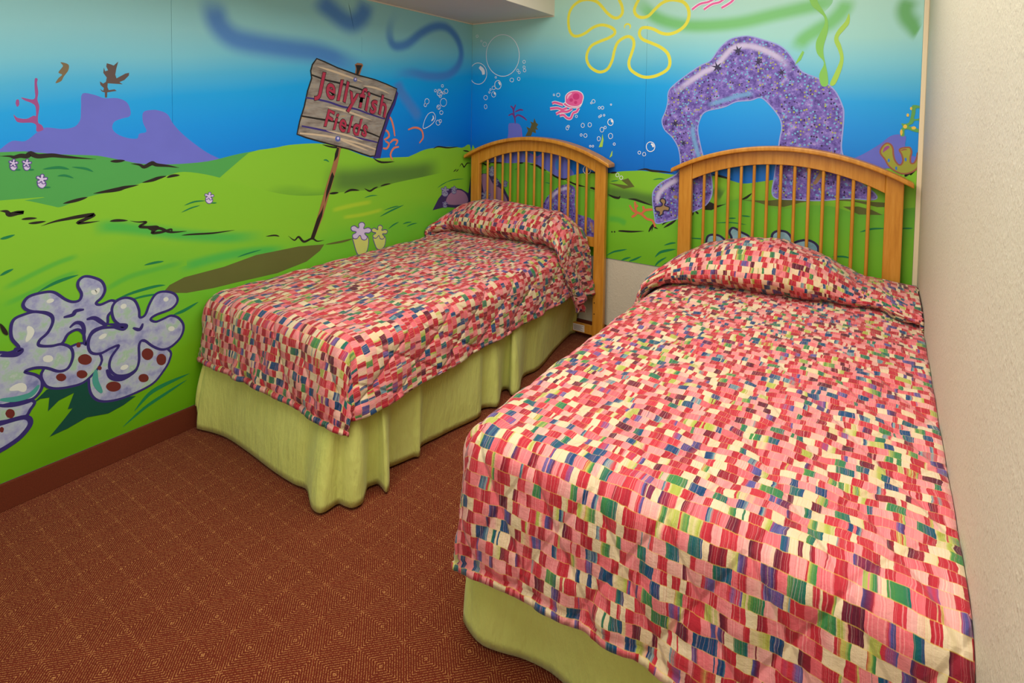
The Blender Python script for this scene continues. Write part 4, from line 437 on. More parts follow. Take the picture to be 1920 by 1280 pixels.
('R','bubble_print',None,[('l','white',0.0032,0,1,1,[(211,1592),(210,1586),(206,1582),(200,1580),(194,1580),(188,1582),(185,1587),(183,1592),(184,1598),(188,1603),(194,1605),(200,1605),(205,1602),(209,1598)])],None),
('R','bubble_print',None,[('l','white',0.0032,0,1,1,[(221,1667),(220,1664),(219,1662),(216,1660),(213,1660),(210,1662),(208,1664),(207,1667),(208,1670),(210,1672),(213,1673),(216,1673),(218,1672),(220,1669)])],None),
('R','bubble_print',None,[('l','white',0.0032,0,1,1,[(55,1964),(54,1961),(51,1958),(47,1956),(43,1957),(39,1958),(36,1962),(35,1966),(36,1969),(39,1972),(43,1974),(47,1973),(51,1971),(53,1968)])],None),
('R','bubble_print',None,[('l','white',0.0032,0,1,1,[(129,1903),(128,1896),(123,1891),(116,1889),(109,1889),(102,1893),(98,1898),(96,1905),(98,1911),(102,1916),(109,1919),(116,1918),(123,1915),(127,1909)])],None),
('R','bubble_print',None,[('l','white',0.0032,0,1,1,[(91,1928),(90,1925),(88,1923),(85,1922),(82,1922),(79,1923),(77,1926),(77,1929),(77,1931),(79,1934),(82,1935),(85,1934),(88,1933),(90,1931)])],None),
('R','bubble_print',None,[('l','white',0.0032,0,1,1,[(176,1581),(176,1579),(174,1576),(171,1575),(168,1575),(165,1576),(163,1579),(162,1582),(163,1584),(165,1587),(168,1588),(171,1588),(174,1586),(175,1584)])],None),
('R','bubble_print',None,[('l','white',0.0032,0,1,1,[(167,1563),(167,1560),(165,1558),(162,1556),(159,1556),(156,1558),(154,1560),(153,1563),(154,1566),(156,1568),(159,1569),(162,1569),(164,1568),(166,1565)])],None),
('R','bubble_print',None,[('l','white',0.0032,0,1,1,[(691,1539),(691,1536),(689,1534),(687,1533),(684,1533),(682,1534),(680,1536),(679,1539),(680,1541),(681,1544),(684,1545),(687,1545),(689,1543),(691,1541)])],None),
('R','bubble_print',None,[('l','white',0.0032,0,1,1,[(729,1538),(728,1533),(725,1529),(720,1527),(715,1527),(710,1529),(707,1533),(705,1539),(706,1544),(710,1548),(714,1550),(720,1550),(725,1548),(728,1544)])],None),
('R','bubble_print',None,[('l','white',0.0032,0,1,1,[(860,1401),(860,1397),(858,1395),(855,1393),(851,1393),(848,1395),(846,1397),(845,1401),(846,1404),(848,1407),(851,1408),(854,1408),(857,1407),(860,1404)])],None),
('R','bubble_print',None,[('l','white',0.0032,0,1,1,[(982,1496),(981,1491),(978,1487),(973,1485),(968,1485),(964,1487),(961,1491),(960,1496),(961,1501),(964,1505),(968,1507),(973,1507),(977,1505),(980,1501)])],None),
('R','bubble_print',None,[('l','white',0.0032,0,1,1,[(1019,1456),(1018,1453),(1016,1450),(1014,1448),(1010,1448),(1007,1450),(1005,1453),(1004,1456),(1005,1459),(1007,1462),(1010,1463),(1013,1463),(1016,1462),(1018,1459)])],None),
('R','bubble_print',None,[('l','white',0.0032,0,1,1,[(1042,1456),(1042,1452),(1039,1449),(1036,1447),(1032,1447),(1028,1448),(1025,1452),(1024,1456),(1025,1460),(1028,1463),(1031,1465),(1035,1465),(1039,1463),(1041,1460)])],None),
('R','bubble_print',None,[('l','white',0.0032,0,1,1,[(962,1486),(961,1483),(960,1481),(957,1480),(955,1480),(953,1481),(951,1483),(951,1486),(951,1488),(953,1490),(955,1492),(957,1492),(959,1490),(961,1488)])],None),
('R','bubble_print',None,[('l','white',0.0032,0,1,1,[(1094,1476),(1094,1474),(1093,1472),(1091,1471),(1089,1471),(1088,1472),(1086,1474),(1086,1476),(1086,1478),(1087,1479),(1089,1480),(1091,1480),(1093,1479),(1094,1478)])],None),
('R','bubble_print',None,[('l','white',0.0032,0,1,1,[(911,1344),(910,1338),(907,1333),(902,1330),(897,1330),(893,1333),(889,1337),(888,1343),(889,1349),(892,1354),(897,1357),(902,1357),(906,1354),(910,1350)])],None),
('R','bubble_print',None,[('l','white',0.0032,0,1,1,[(960,1348),(959,1342),(956,1338),(951,1335),(946,1335),(941,1337),(937,1342),(936,1348),(937,1354),(940,1358),(945,1361),(950,1361),(955,1359),(959,1354)])],None),
('R','bubble_print',None,[('l','white',0.0032,0,1,1,[(798,1324),(798,1319),(795,1315),(791,1312),(787,1312),(783,1314),(780,1319),(779,1324),(780,1329),(782,1333),(786,1336),(791,1336),(795,1334),(797,1329)])],None),
('R','bubble_print',None,[('l','white',0.0032,0,1,1,[(804,1335),(803,1331),(801,1328),(798,1327),(795,1327),(792,1328),(789,1331),(788,1334),(789,1338),(791,1341),(794,1342),(798,1342),(801,1341),(803,1338)])],None),
('R','bubble_print',None,[('l','white',0.0045,0,1,1,[(1107,1368),(1105,1359),(1101,1352),(1094,1348),(1086,1348),(1078,1352),(1073,1358),(1071,1367),(1073,1376),(1078,1383),(1085,1386),(1093,1387),(1100,1383),(1105,1376)]),('l','white',0.012,0.3,0,1,[(1092,1380),(1099,1373),(1100,1366)])],None),
('R','bubble_print',None,[('l','white',0.0032,0,1,1,[(1046,1320),(1044,1314),(1041,1308),(1036,1305),(1030,1305),(1025,1308),(1022,1313),(1020,1319),(1021,1326),(1025,1331),(1030,1334),(1035,1334),(1041,1332),(1044,1327)])],None),
('R','bubble_print',None,[('l','white',0.0032,0,1,1,[(1061,1334),(1061,1330),(1059,1328),(1056,1326),(1053,1326),(1050,1327),(1048,1330),(1047,1333),(1048,1337),(1050,1339),(1052,1341),(1056,1341),(1059,1340),(1061,1337)])],None),
('R','bubble_print',None,[('l','white',0.0032,0,1,1,[(1105,1282),(1104,1275),(1100,1269),(1095,1266),(1088,1265),(1083,1268),(1079,1274),(1077,1281),(1078,1288),(1082,1294),(1088,1298),(1094,1298),(1100,1295),(1104,1289)])],None),
('R','bubble_print',None,[('l','white',0.0032,0,1,1,[(1023,1263),(1022,1257),(1020,1252),(1015,1250),(1010,1249),(1006,1252),(1003,1256),(1002,1262),(1003,1268),(1005,1273),(1010,1275),(1015,1276),(1019,1273),(1022,1269)])],None),
('R','bubble_print',None,[('l','white',0.0032,0,1,1,[(1051,1410),(1050,1407),(1049,1405),(1047,1404),(1044,1404),(1042,1405),(1041,1407),(1040,1410),(1040,1412),(1042,1414),(1044,1415),(1046,1415),(1049,1414),(1050,1412)])],None),
('R','bubble_print',None,[('l','white',0.0032,0,1,1,[(1018,1399),(1018,1397),(1017,1395),(1014,1394),(1012,1394),(1010,1395),(1008,1397),(1008,1399),(1008,1402),(1010,1404),(1012,1405),(1014,1405),(1016,1404),(1018,1402)])],None),
('R','bubble_print',None,[('l','white',0.0032,0,1,1,[(897,1282),(896,1279),(894,1276),(891,1275),(888,1274),(885,1276),(883,1279),(882,1282),(883,1285),(885,1288),(888,1290),(891,1290),(894,1288),(896,1286)])],None),
('R','bubble_print',None,[('l','white',0.0032,0,1,1,[(931,1280),(930,1275),(927,1271),(922,1268),(917,1268),(913,1270),(910,1274),(908,1279),(909,1284),(913,1289),(917,1291),(922,1291),(927,1289),(930,1285)])],None),
('R','bubble_print',None,[('l','white',0.0032,0,1,1,[(979,1214),(978,1212),(977,1210),(975,1208),(972,1208),(970,1209),(968,1211),(968,1214),(968,1216),(970,1218),(972,1220),(974,1220),(977,1219),(978,1217)])],None),
('R','bubble_print',None,[('l','white',0.0032,0,1,1,[(960,1213),(960,1211),(958,1209),(956,1208),(954,1207),(951,1209),(950,1210),(949,1213),(950,1216),(951,1218),(953,1219),(956,1219),(958,1218),(960,1216)])],None),
('R','bubble_print',None,[('l','white',0.0032,0,1,1,[(1124,1233),(1123,1230),(1122,1227),(1119,1226),(1116,1226),(1113,1227),(1111,1230),(1110,1233),(1111,1236),(1113,1239),(1115,1240),(1118,1241),(1121,1239),(1123,1237)])],None),
('R','bubble_print',None,[('l','white',0.0032,0,1,1,[(1029,1406),(1029,1404),(1027,1402),(1025,1400),(1023,1400),(1020,1402),(1019,1404),(1018,1406),(1019,1408),(1020,1411),(1022,1412),(1025,1412),(1027,1411),(1029,1409)])],None),
('R','bubble_print',None,[('l','white',0.0045,0,1,1,[(1374,1227),(1372,1215),(1365,1205),(1354,1199),(1343,1198),(1332,1203),(1325,1213),(1322,1225),(1324,1238),(1331,1248),(1341,1254),(1353,1254),(1364,1249),(1371,1240)]),('l','white',0.012,0.3,0,1,[(1351,1244),(1362,1236),(1364,1224)])],None),
('R','bubble_print',None,[('l','white',0.0032,0,1,1,[(1288,1189),(1287,1185),(1285,1181),(1282,1179),(1278,1179),(1274,1181),(1272,1184),(1271,1188),(1272,1192),(1274,1195),(1277,1197),(1281,1197),(1284,1196),(1287,1193)])],None),
('R','bubble_print',None,[('l','white',0.0032,0,1,1,[(1320,1181),(1319,1176),(1316,1172),(1312,1170),(1308,1169),(1304,1171),(1301,1175),(1300,1180),(1301,1184),(1303,1188),(1307,1191),(1312,1191),(1316,1189),(1318,1185)])],None),
('R','bubble_print',None,[('l','white',0.0045,0,1,1,[(962,1065),(960,1053),(953,1043),(942,1037),(931,1036),(920,1041),(912,1050),(909,1061),(912,1073),(919,1083),(929,1089),(941,1090),(952,1085),(959,1076)]),('l','white',0.012,0.3,0,1,[(939,1080),(950,1072),(952,1061)])],None),
('R','bubble_print',None,[('l','white',0.0032,0,1,1,[(1153,1044),(1152,1039),(1149,1035),(1145,1033),(1141,1032),(1136,1034),(1133,1038),(1132,1043),(1133,1048),(1136,1052),(1140,1055),(1145,1055),(1149,1053),(1152,1049)])],None),
('R','bubble_print',None,[('l','white',0.0032,0,1,1,[(1178,1030),(1177,1025),(1174,1021),(1170,1018),(1165,1018),(1161,1020),(1158,1023),(1157,1028),(1158,1033),(1161,1037),(1165,1040),(1170,1040),(1174,1038),(1177,1035)])],None),
('R','grass_blade_print',None,[('p','weed2',0,[(1014,1209),(1031,1256),(1037,1293),(1045,1257),(1039,1213)]),('p','weed2',0,[(1087,1146),(1101,1186),(1107,1193),(1105,1160)])],None),
]
SKIRT_HEM_1=[(0.054, -1.976), (0.135, -1.954), (0.229, -1.94), (0.393, -1.945), (0.582, -1.958), (0.707, -1.959), (0.772, -1.95), (0.819, -1.97), (0.859, -1.993), (0.894, -2.004), (0.92, -2.001), (0.929, -1.986), (0.93, -1.966), (0.934, -1.933), (0.965, -1.928), (0.991, -1.92), (1.0, -1.9), (0.997, -1.879), (0.973, -1.848), (0.952, -1.819), (0.957, -1.798), (0.968, -1.779), (1.001, -1.786), (1.029, -1.794), (1.005, -1.76), (0.933, -1.703), (0.937, -1.664), (0.945, -1.637), (0.961, -1.584), (0.975, -1.565), (0.933, -1.514), (0.946, -1.429), (0.963, -1.336), (0.984, -1.248), (0.991, -1.182), (0.96, -1.129), (0.982, -1.09), (1.009, -1.058), (0.941, -0.935), (0.96, -0.901), (1.006, -0.935), (1.019, -0.892), (0.945, -0.741), (0.962, -0.605), (0.911, -0.338), (0.877, -0.093), (0.896, 0.042)]
SKIRT_HEM_2=[(1.586, -2.029), (1.619, -2.053), (1.67, -2.066), (1.725, -2.054), (1.783, -2.035), (1.851, -2.026), (1.899, -2.031)]
# back seam [1.3, 1.307]

PAL = dict(ink=(38, 34, 30), white=(232, 236, 244), lav=(102, 108, 200), brown=(92, 76, 72), olivebrown=(118, 104, 76), redcoral=(150, 76, 138),
    swblue=(66, 124, 200), swgreen=(104, 186, 96), swgreen2=(84, 160, 74), swtan=(180, 130, 90), swgrass=(150, 190, 80), hillshade=(78, 116, 52), meadowhi=(160, 196, 48),
    grassteal=(68, 172, 72), grassmid=(84, 172, 60), olive=(92, 98, 48), grassdk=(30, 122, 74), lavpale=(200, 190, 224), palelime=(196, 204, 110),
    violet=(86, 70, 140), rockdark=(58, 48, 92), rockpink=(150, 112, 146), greylump=(140, 146, 172), tendril=(214, 120, 92), signpost=(150, 104, 70), indigo=(58, 48, 118),
    plankhi=(196, 178, 150), bolt=(84, 96, 160), navy=(52, 44, 110), spot=(104, 44, 40), shadowteal=(18, 72, 60), lumphi=(206, 214, 206), teal=(70, 150, 140),
    yellow=(222, 218, 70), blueblot=(60, 120, 200), orange=(206, 130, 90), magentaline=(150, 90, 190), plumcoral=(110, 56, 130), browngreen=(86, 84, 52), archedge=(150, 160, 220),
    archblue=(110, 160, 210), inkpurple=(52, 46, 80), tan=(158, 128, 88), orangecoral=(206, 110, 74), weed=(132, 196, 90), weed2=(164, 206, 84), weeddk=(96, 160, 84), gold=(228, 188, 76),
    tube=(154, 158, 60), tubeedge=(150, 92, 70), jelly=(226, 96, 160), jellydk=(206, 60, 130), pinkhi=(246, 180, 210), lavlump=(172, 170, 214), textred=(164, 50, 74))
def print_mat(name, c):
    m, nt, b = newmat('print_'+name, .5, .25); n = N(nt)
    k = n.noise(n.obj(), 7, 2).outputs[0]
    a = lin(c); dk = tuple(v*.9 for v in a)
    nt.links.new(n.mix(k, dk, tuple(min(1, v*1.08) for v in a)), b.inputs['Base Color']); return m
def mottle(name, stops, scale=22, detail=4, squash=(1, 1, 1)):
    m, nt, b = newmat('print_'+name, .5, .25); n = N(nt)
    k = n.noise(n.mapping(n.obj(), squash), scale, detail, .6).outputs[0]
    nt.links.new(n.ramp(k, [(p, lin(c)) for p, c in stops]), b.inputs['Base Color']); return m
def arch_color(n):
    v = n.obj()
    k = n.noise(v, 26, 5, .75).outputs[0]
    c = n.ramp(k, [(.30, lin((58, 44, 92))), (.42, lin((92, 74, 156))), (.55, lin((126, 108, 192))), (.68, lin((176, 160, 216)))])
    vo = n.new('ShaderNodeTexVoronoi'); n.nt.links.new(v, vo.inputs['Vector']); vo.inputs['Scale'].default_value = 85
    r, g, _ = n.sep(vo.outputs['Color'])
    near = n.math('LESS_THAN', vo.outputs['Distance'], .42)
    c = n.mix(n.math('MULTIPLY', near, n.math('GREATER_THAN', r, .86)), c, lin((164, 170, 84)))
    c = n.mix(n.math('MULTIPLY', near, n.math('LESS_THAN', r, .16)), c, lin((54, 36, 84)))
    return n.mix(n.math('MULTIPLY', near, n.math('GREATER_THAN', g, .86)), c, lin((112, 166, 210)))
def hill_color(n, stops, along):
    """printed meadow: colour bands drifting with height and along the wall"""
    v = n.obj(); x, y, z = n.sep(v)
    s = x if along == 'R' else n.math('MULTIPLY', y, -1.0)
    k = n.noise(n.mapping(v, (1.1, 1.1, 3.4)), 1.6, 2).outputs[0]
    f = n.math('ADD', z, n.math('MULTIPLY', n.math('SUBTRACT', k, .5), .35))
    if along == 'L': f = n.math('SUBTRACT', f, n.math('MULTIPLY', s, -.03))
    return n.ramp(f, [(p, lin(c)) for p, c in stops])
def sky_color(n, wall):
    v = n.obj(); x, y, z = n.sep(v)
    s = x if wall == 'R' else n.math('MULTIPLY', y, -1.0)
    k = n.noise(n.mapping(v, (.8, .8, 1.2)), 1.5, 1).outputs[0]
    tilt = n.math('MULTIPLY', s, .075 if wall == 'R' else .115)
    f = n.math('ADD', n.math('ADD', z, tilt), n.math('MULTIPLY', n.math('SUBTRACT', k, .5), .12))
    f = n.math('DIVIDE', n.math('SUBTRACT', f, 1.1), 1.1)
    hi = [(.62, (72, 176, 220)), (.70, (114, 194, 216)), (.80, (138, 204, 214)), (1.0, (150, 208, 206))] if wall == 'L' else [(.62, (78, 178, 216)), (.70, (120, 196, 212)), (.80, (152, 208, 202)), (1.0, (168, 214, 198))]
    stops = [(0, (0, 98, 196)), (.20, (0, 118, 214)), (.40, (0, 142, 226)), (.53, (10, 158, 228))]+hi
    return n.ramp(f, [(p, lin(c)) for p, c in stops])
HILLS = dict(
    hilldark=([(.95, (70, 140, 64)), (1.0, (74, 156, 78))], 'L'),
    hillmid=([(.85, (82, 142, 48)), (1.0, (126, 186, 48))], 'R'),
    meadowL=([(.08, (86, 144, 6)), (.45, (108, 170, 20)), (.72, (104, 182, 48)), (.9, (124, 186, 46))], 'L'),
    meadowR=([(.5, (110, 176, 34)), (.75, (116, 184, 44)), (.92, (104, 178, 52)), (1.0, (96, 166, 52))], 'R'))
def ground_color(n, g):
    if g in ('L', 'R'): return sky_color(n, g)
    if g == 'archcoral': return arch_color(n)
    return hill_color(n, *HILLS[g])
def soft_mat(name, c, ground):
    """airbrushed stroke that fades into the colour it is printed on"""
    m, nt, b = newmat('soft_%s_on_%s' % (name, ground), .42 if ground in 'LR' else .5, .35 if ground in 'LR' else .25); n = N(nt)
    u, v, _ = n.sep(n.uv())
    def fall(q, lo, top):
        e = n.math('ABSOLUTE', n.math('SUBTRACT', n.math('MULTIPLY', q, 2.0), 1.0))
        a = n.new('ShaderNodeMapRange', interpolation_type='SMOOTHSTEP'); nt.links.new(e, a.inputs[0])
        a.inputs[1].default_value = lo; a.inputs[2].default_value = 1.0; a.inputs[3].default_value = top; a.inputs[4].default_value = 0.0
        return a.outputs[0]
    al = n.math('MULTIPLY', fall(v, .12, .9), fall(u, .6, 1.0))
    nt.links.new(n.mix(al, ground_color(n, ground), lin(c)), b.inputs['Base Color'])
    return m
def color_mat(name, fn):
    m, nt, b = newmat('print_'+name, .5, .25); nt.links.new(fn(N(nt)), b.inputs['Base Color']); return m
PM = {}
def pm(c, ground=None):
    key = (c, ground)
    if key in PM: return PM[key]
    if ground: m = soft_mat(c, PAL[c], ground)
    elif c == 'archcoral': m = color_mat(c, arch_color)
    elif c in HILLS: m = color_mat(c, lambda n: hill_color(n, *HILLS[c]))
    elif c == 'lump': m = mottle(c, [(.28, (112, 120, 168)), (.42, (148, 154, 190)), (.54, (166, 178, 192)), (.64, (150, 184, 156)), (.75, (186, 192, 200))], 16)
    elif c == 'bluelump': m = mottle(c, [(.3, (108, 150, 170)), (.5, (140, 178, 186)), (.7, (166, 190, 214))], 14)
    elif c == 'plank': m = mottle(c, [(.28, (98, 90, 86)), (.45, (134, 126, 116)), (.58, (148, 144, 136)), (.7, (166, 144, 110))], 9, 5, (1, 1, 4))
    else: m = print_mat(c, PAL[c])
    PM[key] = m; return m
def sky_mat(wall):
    m, nt, b = newmat('print_sea_%s' % wall, .42, .35); n = N(nt)
    nt.links.new(sky_color(n, wall), b.inputs['Base Color'])
    return m

def catmull(pts, closed, k=5):
    P = [np.array(p, float) for p in pts]; n = len(P); o = []
    for i in range(n if closed else n-1):
        if closed: a, b, c, d = P[(i-1) % n], P[i], P[(i+1) % n], P[(i+2) % n]
        else: a, b, c, d = P[max(i-1, 0)], P[i], P[i+1], P[min(i+2, n-1)]
        for j in range(k):
            t = j/k
            o.append(.5*((2*b)+(-a+c)*t+(2*a-5*b+4*c-d)*t*t+(-a+3*b-3*c+d)*t**3))
    if not closed: o.append(P[-1])
    return o
STEP = .000014
def to3(wall, s, z, off):
    return (off, -s, z) if wall == 'L' else (s, -off, z)
def ribbon(pts, width, taper, closed):
    P = np.array(pts); n = len(P); L = []; Rr = []
    for i in range(n):
        a = P[(i-1) % n] if (closed or i) else P[i]; b = P[(i+1) % n] if (closed or i < n-1) else P[i]
        t = b-a; t = t/(np.linalg.norm(t)+1e-9); nn = np.array([-t[1], t[0]])
        q = i/max(n-1, 1); k = 1-taper*(abs(2*q-1)**2.2) if not closed else 1
        wd = width*.5*max(k, .08); L.append(P[i]+nn*wd); Rr.append(P[i]-nn*wd)
    return L, Rr
def text_mesh(s, grow):
    cu = bpy.data.curves.new('letters', 'FONT'); cu.body = s; cu.size = 1; cu.offset = grow; cu.resolution_u = 3; cu.space_character = 1.16
    o = bpy.data.objects.new('letters', cu); COL.objects.link(o)
    bpy.context.view_layer.update()
    me = bpy.data.meshes.new_from_object(o.evaluated_get(bpy.context.evaluated_depsgraph_get()))
    bpy.data.objects.remove(o); bpy.data.curves.remove(cu); return me
murals = {}
murals['L'] = empty('wall_mural', (0, 0, 0), 'undersea meadow mural covering the long left wall down to the baseboard', 'mural')
murals['R'] = empty('wall_mural', (0, 0, 0), 'undersea mural with purple coral arch on the headboard wall', 'mural')
M_seaL, M_seaR = sky_mat('L'), sky_mat('R')
def panel(wall, s0, s1, z0, z1, mat):
    g = .0006
    if wall == 'L': return box('mural_panel', (-.004, -s1+g, z0), (0, -s0-g, z1), mat, murals['L'])
    return box('mural_panel', (s0+g, 0, z0), (s1-g, .004, z1), mat, murals['R'])
for s0, s1 in ((0, 1.022), (1.022, 2.043), (2.043, 3.064), (3.064, 4.085)): panel('L', s0, s1, .0965, ZS, M_seaL)
for s0, s1 in ((0, 1.31), (1.31, 2.629)): panel('R', s0, s1, .5186, ZC, M_seaR)
ZMIN = {'L': .0965, 'R': .519}; SMAX = {'L': 4.0, 'R': 2.629}
layer = {'L': 1, 'R': 1}
def clampw(wall, p):
    zt = ZS-.001 if wall == 'L' or p[0] < XS else ZC
    return (min(max(p[0], .0005), SMAX[wall]-.0005), min(max(p[1], ZMIN[wall]+.0005), zt))
for wall, name, label, layers, texts in MURAL:
    V = []; Fc = []; FM = []; mats = []; UV = []
    small = name in ('bubble_print', 'small_anemone_print')
    lay = layer[wall]
    def slot(m):
        if m not in mats: mats.append(m)
        return mats.index(m)
    for L in layers:
        off = lay*STEP; lay += 1
        if L[0] == 'p':
            pts = [(a/1000, b/1000) for a, b in L[3]]
            if L[2]: pts = catmull(pts, True, 4)
            i0 = len(V); V += [to3(wall, *clampw(wall, p), off) for p in pts]; UV += [(0, 0)]*len(pts)
            Fc.append(list(range(i0, len(V)))); FM.append(slot(pm(L[1])))
        else:
            if L[0] == 'l': _, c, wd, tp, cl, sm, pts = L; soft = None
            else: _, c, wd, pts, soft = L; tp, cl, sm = 0, 0, 1
            pts = [(a/1000, b/1000) for a, b in pts]
            if sm: pts = catmull(pts, bool(cl), 5)
            A, Bb = ribbon(pts, wd, tp, cl); i0 = len(V); n = len(A); mi = slot(pm(c, soft))
            for k in range(n):
                V += [to3(wall, *clampw(wall, A[k]), off), to3(wall, *clampw(wall, Bb[k]), off)]
                UV += [(k/max(n-1, 1), 0), (k/max(n-1, 1), 1)]
            for k in range(n if cl else n-1):
                a, b = i0+2*k, i0+2*((k+1) % n); Fc.append([a, a+1, b+1, b]); FM.append(mi)
    o = meshobj(name, V, Fc, mats, murals[wall], fm=FM)
    uvl = o.data.uv_layers.new(name='UVMap')
    idx = np.empty(len(o.data.loops), int); o.data.loops.foreach_get('vertex_index', idx)
    uvl.data.foreach_set('uv', np.array(UV, float)[idx].ravel())
    if label: o['label'] = label
    if texts:
        for s, p0, p1, p2 in texts:
            for grow, c in ((.040, 'ink'), (.017, 'textred')):
                me = text_mesh(s, grow); co = np.empty(len(me.vertices)*3); me.vertices.foreach_get('co', co); co = co.reshape(-1, 3)
                wid = .001+co[:, 0].max(); e1 = (np.array(p1)-np.array(p0))/1000; e2 = (np.array(p2)-np.array(p0))/1000
                off = lay*STEP; lay += 1
                a = co[:, 0]/wid; bb = co[:, 1]/.72+.05*np.sin(a*23)
                q = np.array(p0)/1000+a[:, None]*e1+bb[:, None]*e2
                me.vertices.foreach_set('co', np.array([to3(wall, x_, z_, off) for x_, z_ in q]).ravel())
                me.materials.clear(); me.materials.append(pm(c)); me.update()
                t = link(bpy.data.objects.new('sign_lettering', me), o)
                if c == 'textred': t['label'] = 'crimson hand-drawn lettering'
    if not small: layer[wall] = lay

# ------------------------------------------------------------------ beds
def cap_curve(x0, x1, ze, za, n=33):
    """shallow circular arch from (x0,ze) over apex za to (x1,ze)"""
    h = za-ze; c = (x1-x0)/2; r = (c*c+h*h)/(2*h); xm = (x0+x1)/2; zc = za-r
    return [(xm+(x0+(x1-x0)*i/(n-1)-xm), zc+math.sqrt(max(r*r-(x0+(x1-x0)*i/(n-1)-xm)**2, 0))) for i in range(n)]
def sweep_slab(name, top, bot, y0, y1, mat, parent, bevel=0.0):
    V = []; Fc = []; n = len(top)
    for (xa, za), (xb, zb) in zip(top, bot):
        V += [(xa, y0, za), (xa, y1, za), (xb, y1, zb), (xb, y0, zb)]
    for i in range(n-1):
        a = 4*i
        for k in range(4): Fc.append([a+k, a+(k+1) % 4, a+4+(k+1) % 4, a+4+k])
    Fc += [[3, 2, 1, 0], [4*n-4, 4*n-3, 4*n-2, 4*n-1]]
    o = meshobj(name, V, Fc, mat, parent)
    if bevel:
        md = o.modifiers.new('bevel', 'BEVEL'); md.width = bevel; md.segments = 2; md.limit_method = 'ANGLE'; md.angle_limit = math.radians(50)
    return o
def make_headboard(bed, X0, screws):
    W = 1.04; YB, YFR = -.036, -.070; pw = .072
    X1 = X0+W
    cap_t = cap_curve(X0-.036, X1+.036, 1.116, 1.262); cap_b = [(x, z-.024) for x, z in cap_t]
    def under(x):   # underside of the cap
        xs = [p[0] for p in cap_b]; return float(np.interp(x, xs, [p[1] for p in cap_b]))
    for s, xa in ((0, X0), (1, X1-pw)):
        xs = [xa+pw*i/4 for i in range(5)]
        p = sweep_slab('post', [(x, under(x)+.002) for x in xs], [(x, 0) for x in xs], YFR, YB, M_wood, bed, .004)
        if s and screws:
            for z in (.245, .175):
                bm = bmesh.new(); bmesh.ops.create_cone(bm, cap_ends=True, segments=10, radius1=.004, radius2=.0034, depth=.002)
                bmesh.ops.rotate(bm, verts=bm.verts, matrix=Matrix.Rotation(math.pi/2, 3, 'X'))
                bmesh.ops.translate(bm, verts=bm.verts, vec=(xa+.014, YFR-.0008, z))
                me = bpy.data.meshes.new('screw_hole'); bm.to_mesh(me); bm.free(); me.materials.append(M_dark); link(bpy.data.objects.new('screw_hole', me), p)
    sweep_slab('arched_cap', cap_t, cap_b, -.112, -.016, M_wood, bed, .006)
    n = 33; xs = [X0+pw+(W-2*pw)*i/(n-1) for i in range(n)]
    lo = cap_curve(X0+pw, X1-pw, 1.058, 1.166, n)
    sweep_slab('arched_rail', [(x, under(x)+.001) for x in xs], lo, YFR+.004, YB-.002, M_wood, bed, .003)
    box('lower_rail', (X0+pw, YFR+.005, .592), (X1-pw, YB-.003, .650), M_wood, bed, .003)
    st = box('stretcher', (X0+pw, YFR+.010, .034), (X1-pw, YB-.003, .090), M_wood, bed, .003)
    if screws:
        lb = box('paper_label', (.888, YFR+.0085, .040), (.968, YFR+.0102, .084), plain('white_label_paper', (226, 216, 210), .6), st)
        for k in range(7): box('printed_line', (.894, YFR+.0080, .045+k*.005), (.962-.009*(k % 3), YFR+.0086, .0468+k*.005), plain('grey_label_ink_%d' % k, (120, 112, 116), .7), lb)
    # spindles: one shared round profile, its length cut per spindle
    xi0 = X0+pw; sp = (W-2*pw)/14
    for i in range(13):
        x = xi0+sp*(i+1); zt = float(np.interp(x, [p[0] for p in lo], [p[1] for p in lo]))+.006
        V = []; Fc = []; m = 10; r = .0080; yc = (YFR+YB)/2
        for z in (.646, zt):
            V += [(x+r*math.cos(2*math.pi*k/m), yc+r*math.sin(2*math.pi*k/m), z) for k in range(m)]
        Fc = [[k, (k+1) % m, m+(k+1) % m, m+k] for k in range(m)]
        meshobj('spindle', V, Fc, M_wood, bed, smooth=True)

def smooth01(t): t = np.clip(t, 0, 1); return t*t*(3-2*t)
def prof(u, wd, r):
    """arc length from the middle -> (sideways, drop) of cloth over a rounded edge"""
    a = np.abs(u); flat = wd-r; arc = r*math.pi/2
    th = np.clip((a-flat)/r, 0, math.pi/2)
    X = np.where(a <= flat, a, flat+r*np.sin(th)); Z = -r*(1-np.cos(th))
    D = np.maximum(a-flat-arc, 0)
    return np.sign(u)*X, Z, D
def vnoise(x, y, seed):
    """smooth value noise"""
    rs = np.random.RandomState(seed); G = rs.rand(64, 64)
    xi = np.floor(x).astype(int); yi = np.floor(y).astype(int); fx = smooth01(x-xi); fy = smooth01(y-yi)
    g = lambda a, b: G[a % 64, b % 64]
    return (g(xi, yi)*(1-fx)+g(xi+1, yi)*fx)*(1-fy)+(g(xi, yi+1)*(1-fx)+g(xi+1, yi+1)*fx)*fy-.5
def quilt(u, v, T=.135):
    a = (u/T*.85+v/T*.55); b = (u/T*.85-v/T*.55)
    f = lambda q: np.sqrt(np.abs(np.sin(math.pi*q)))
    return f(a)*f(b)
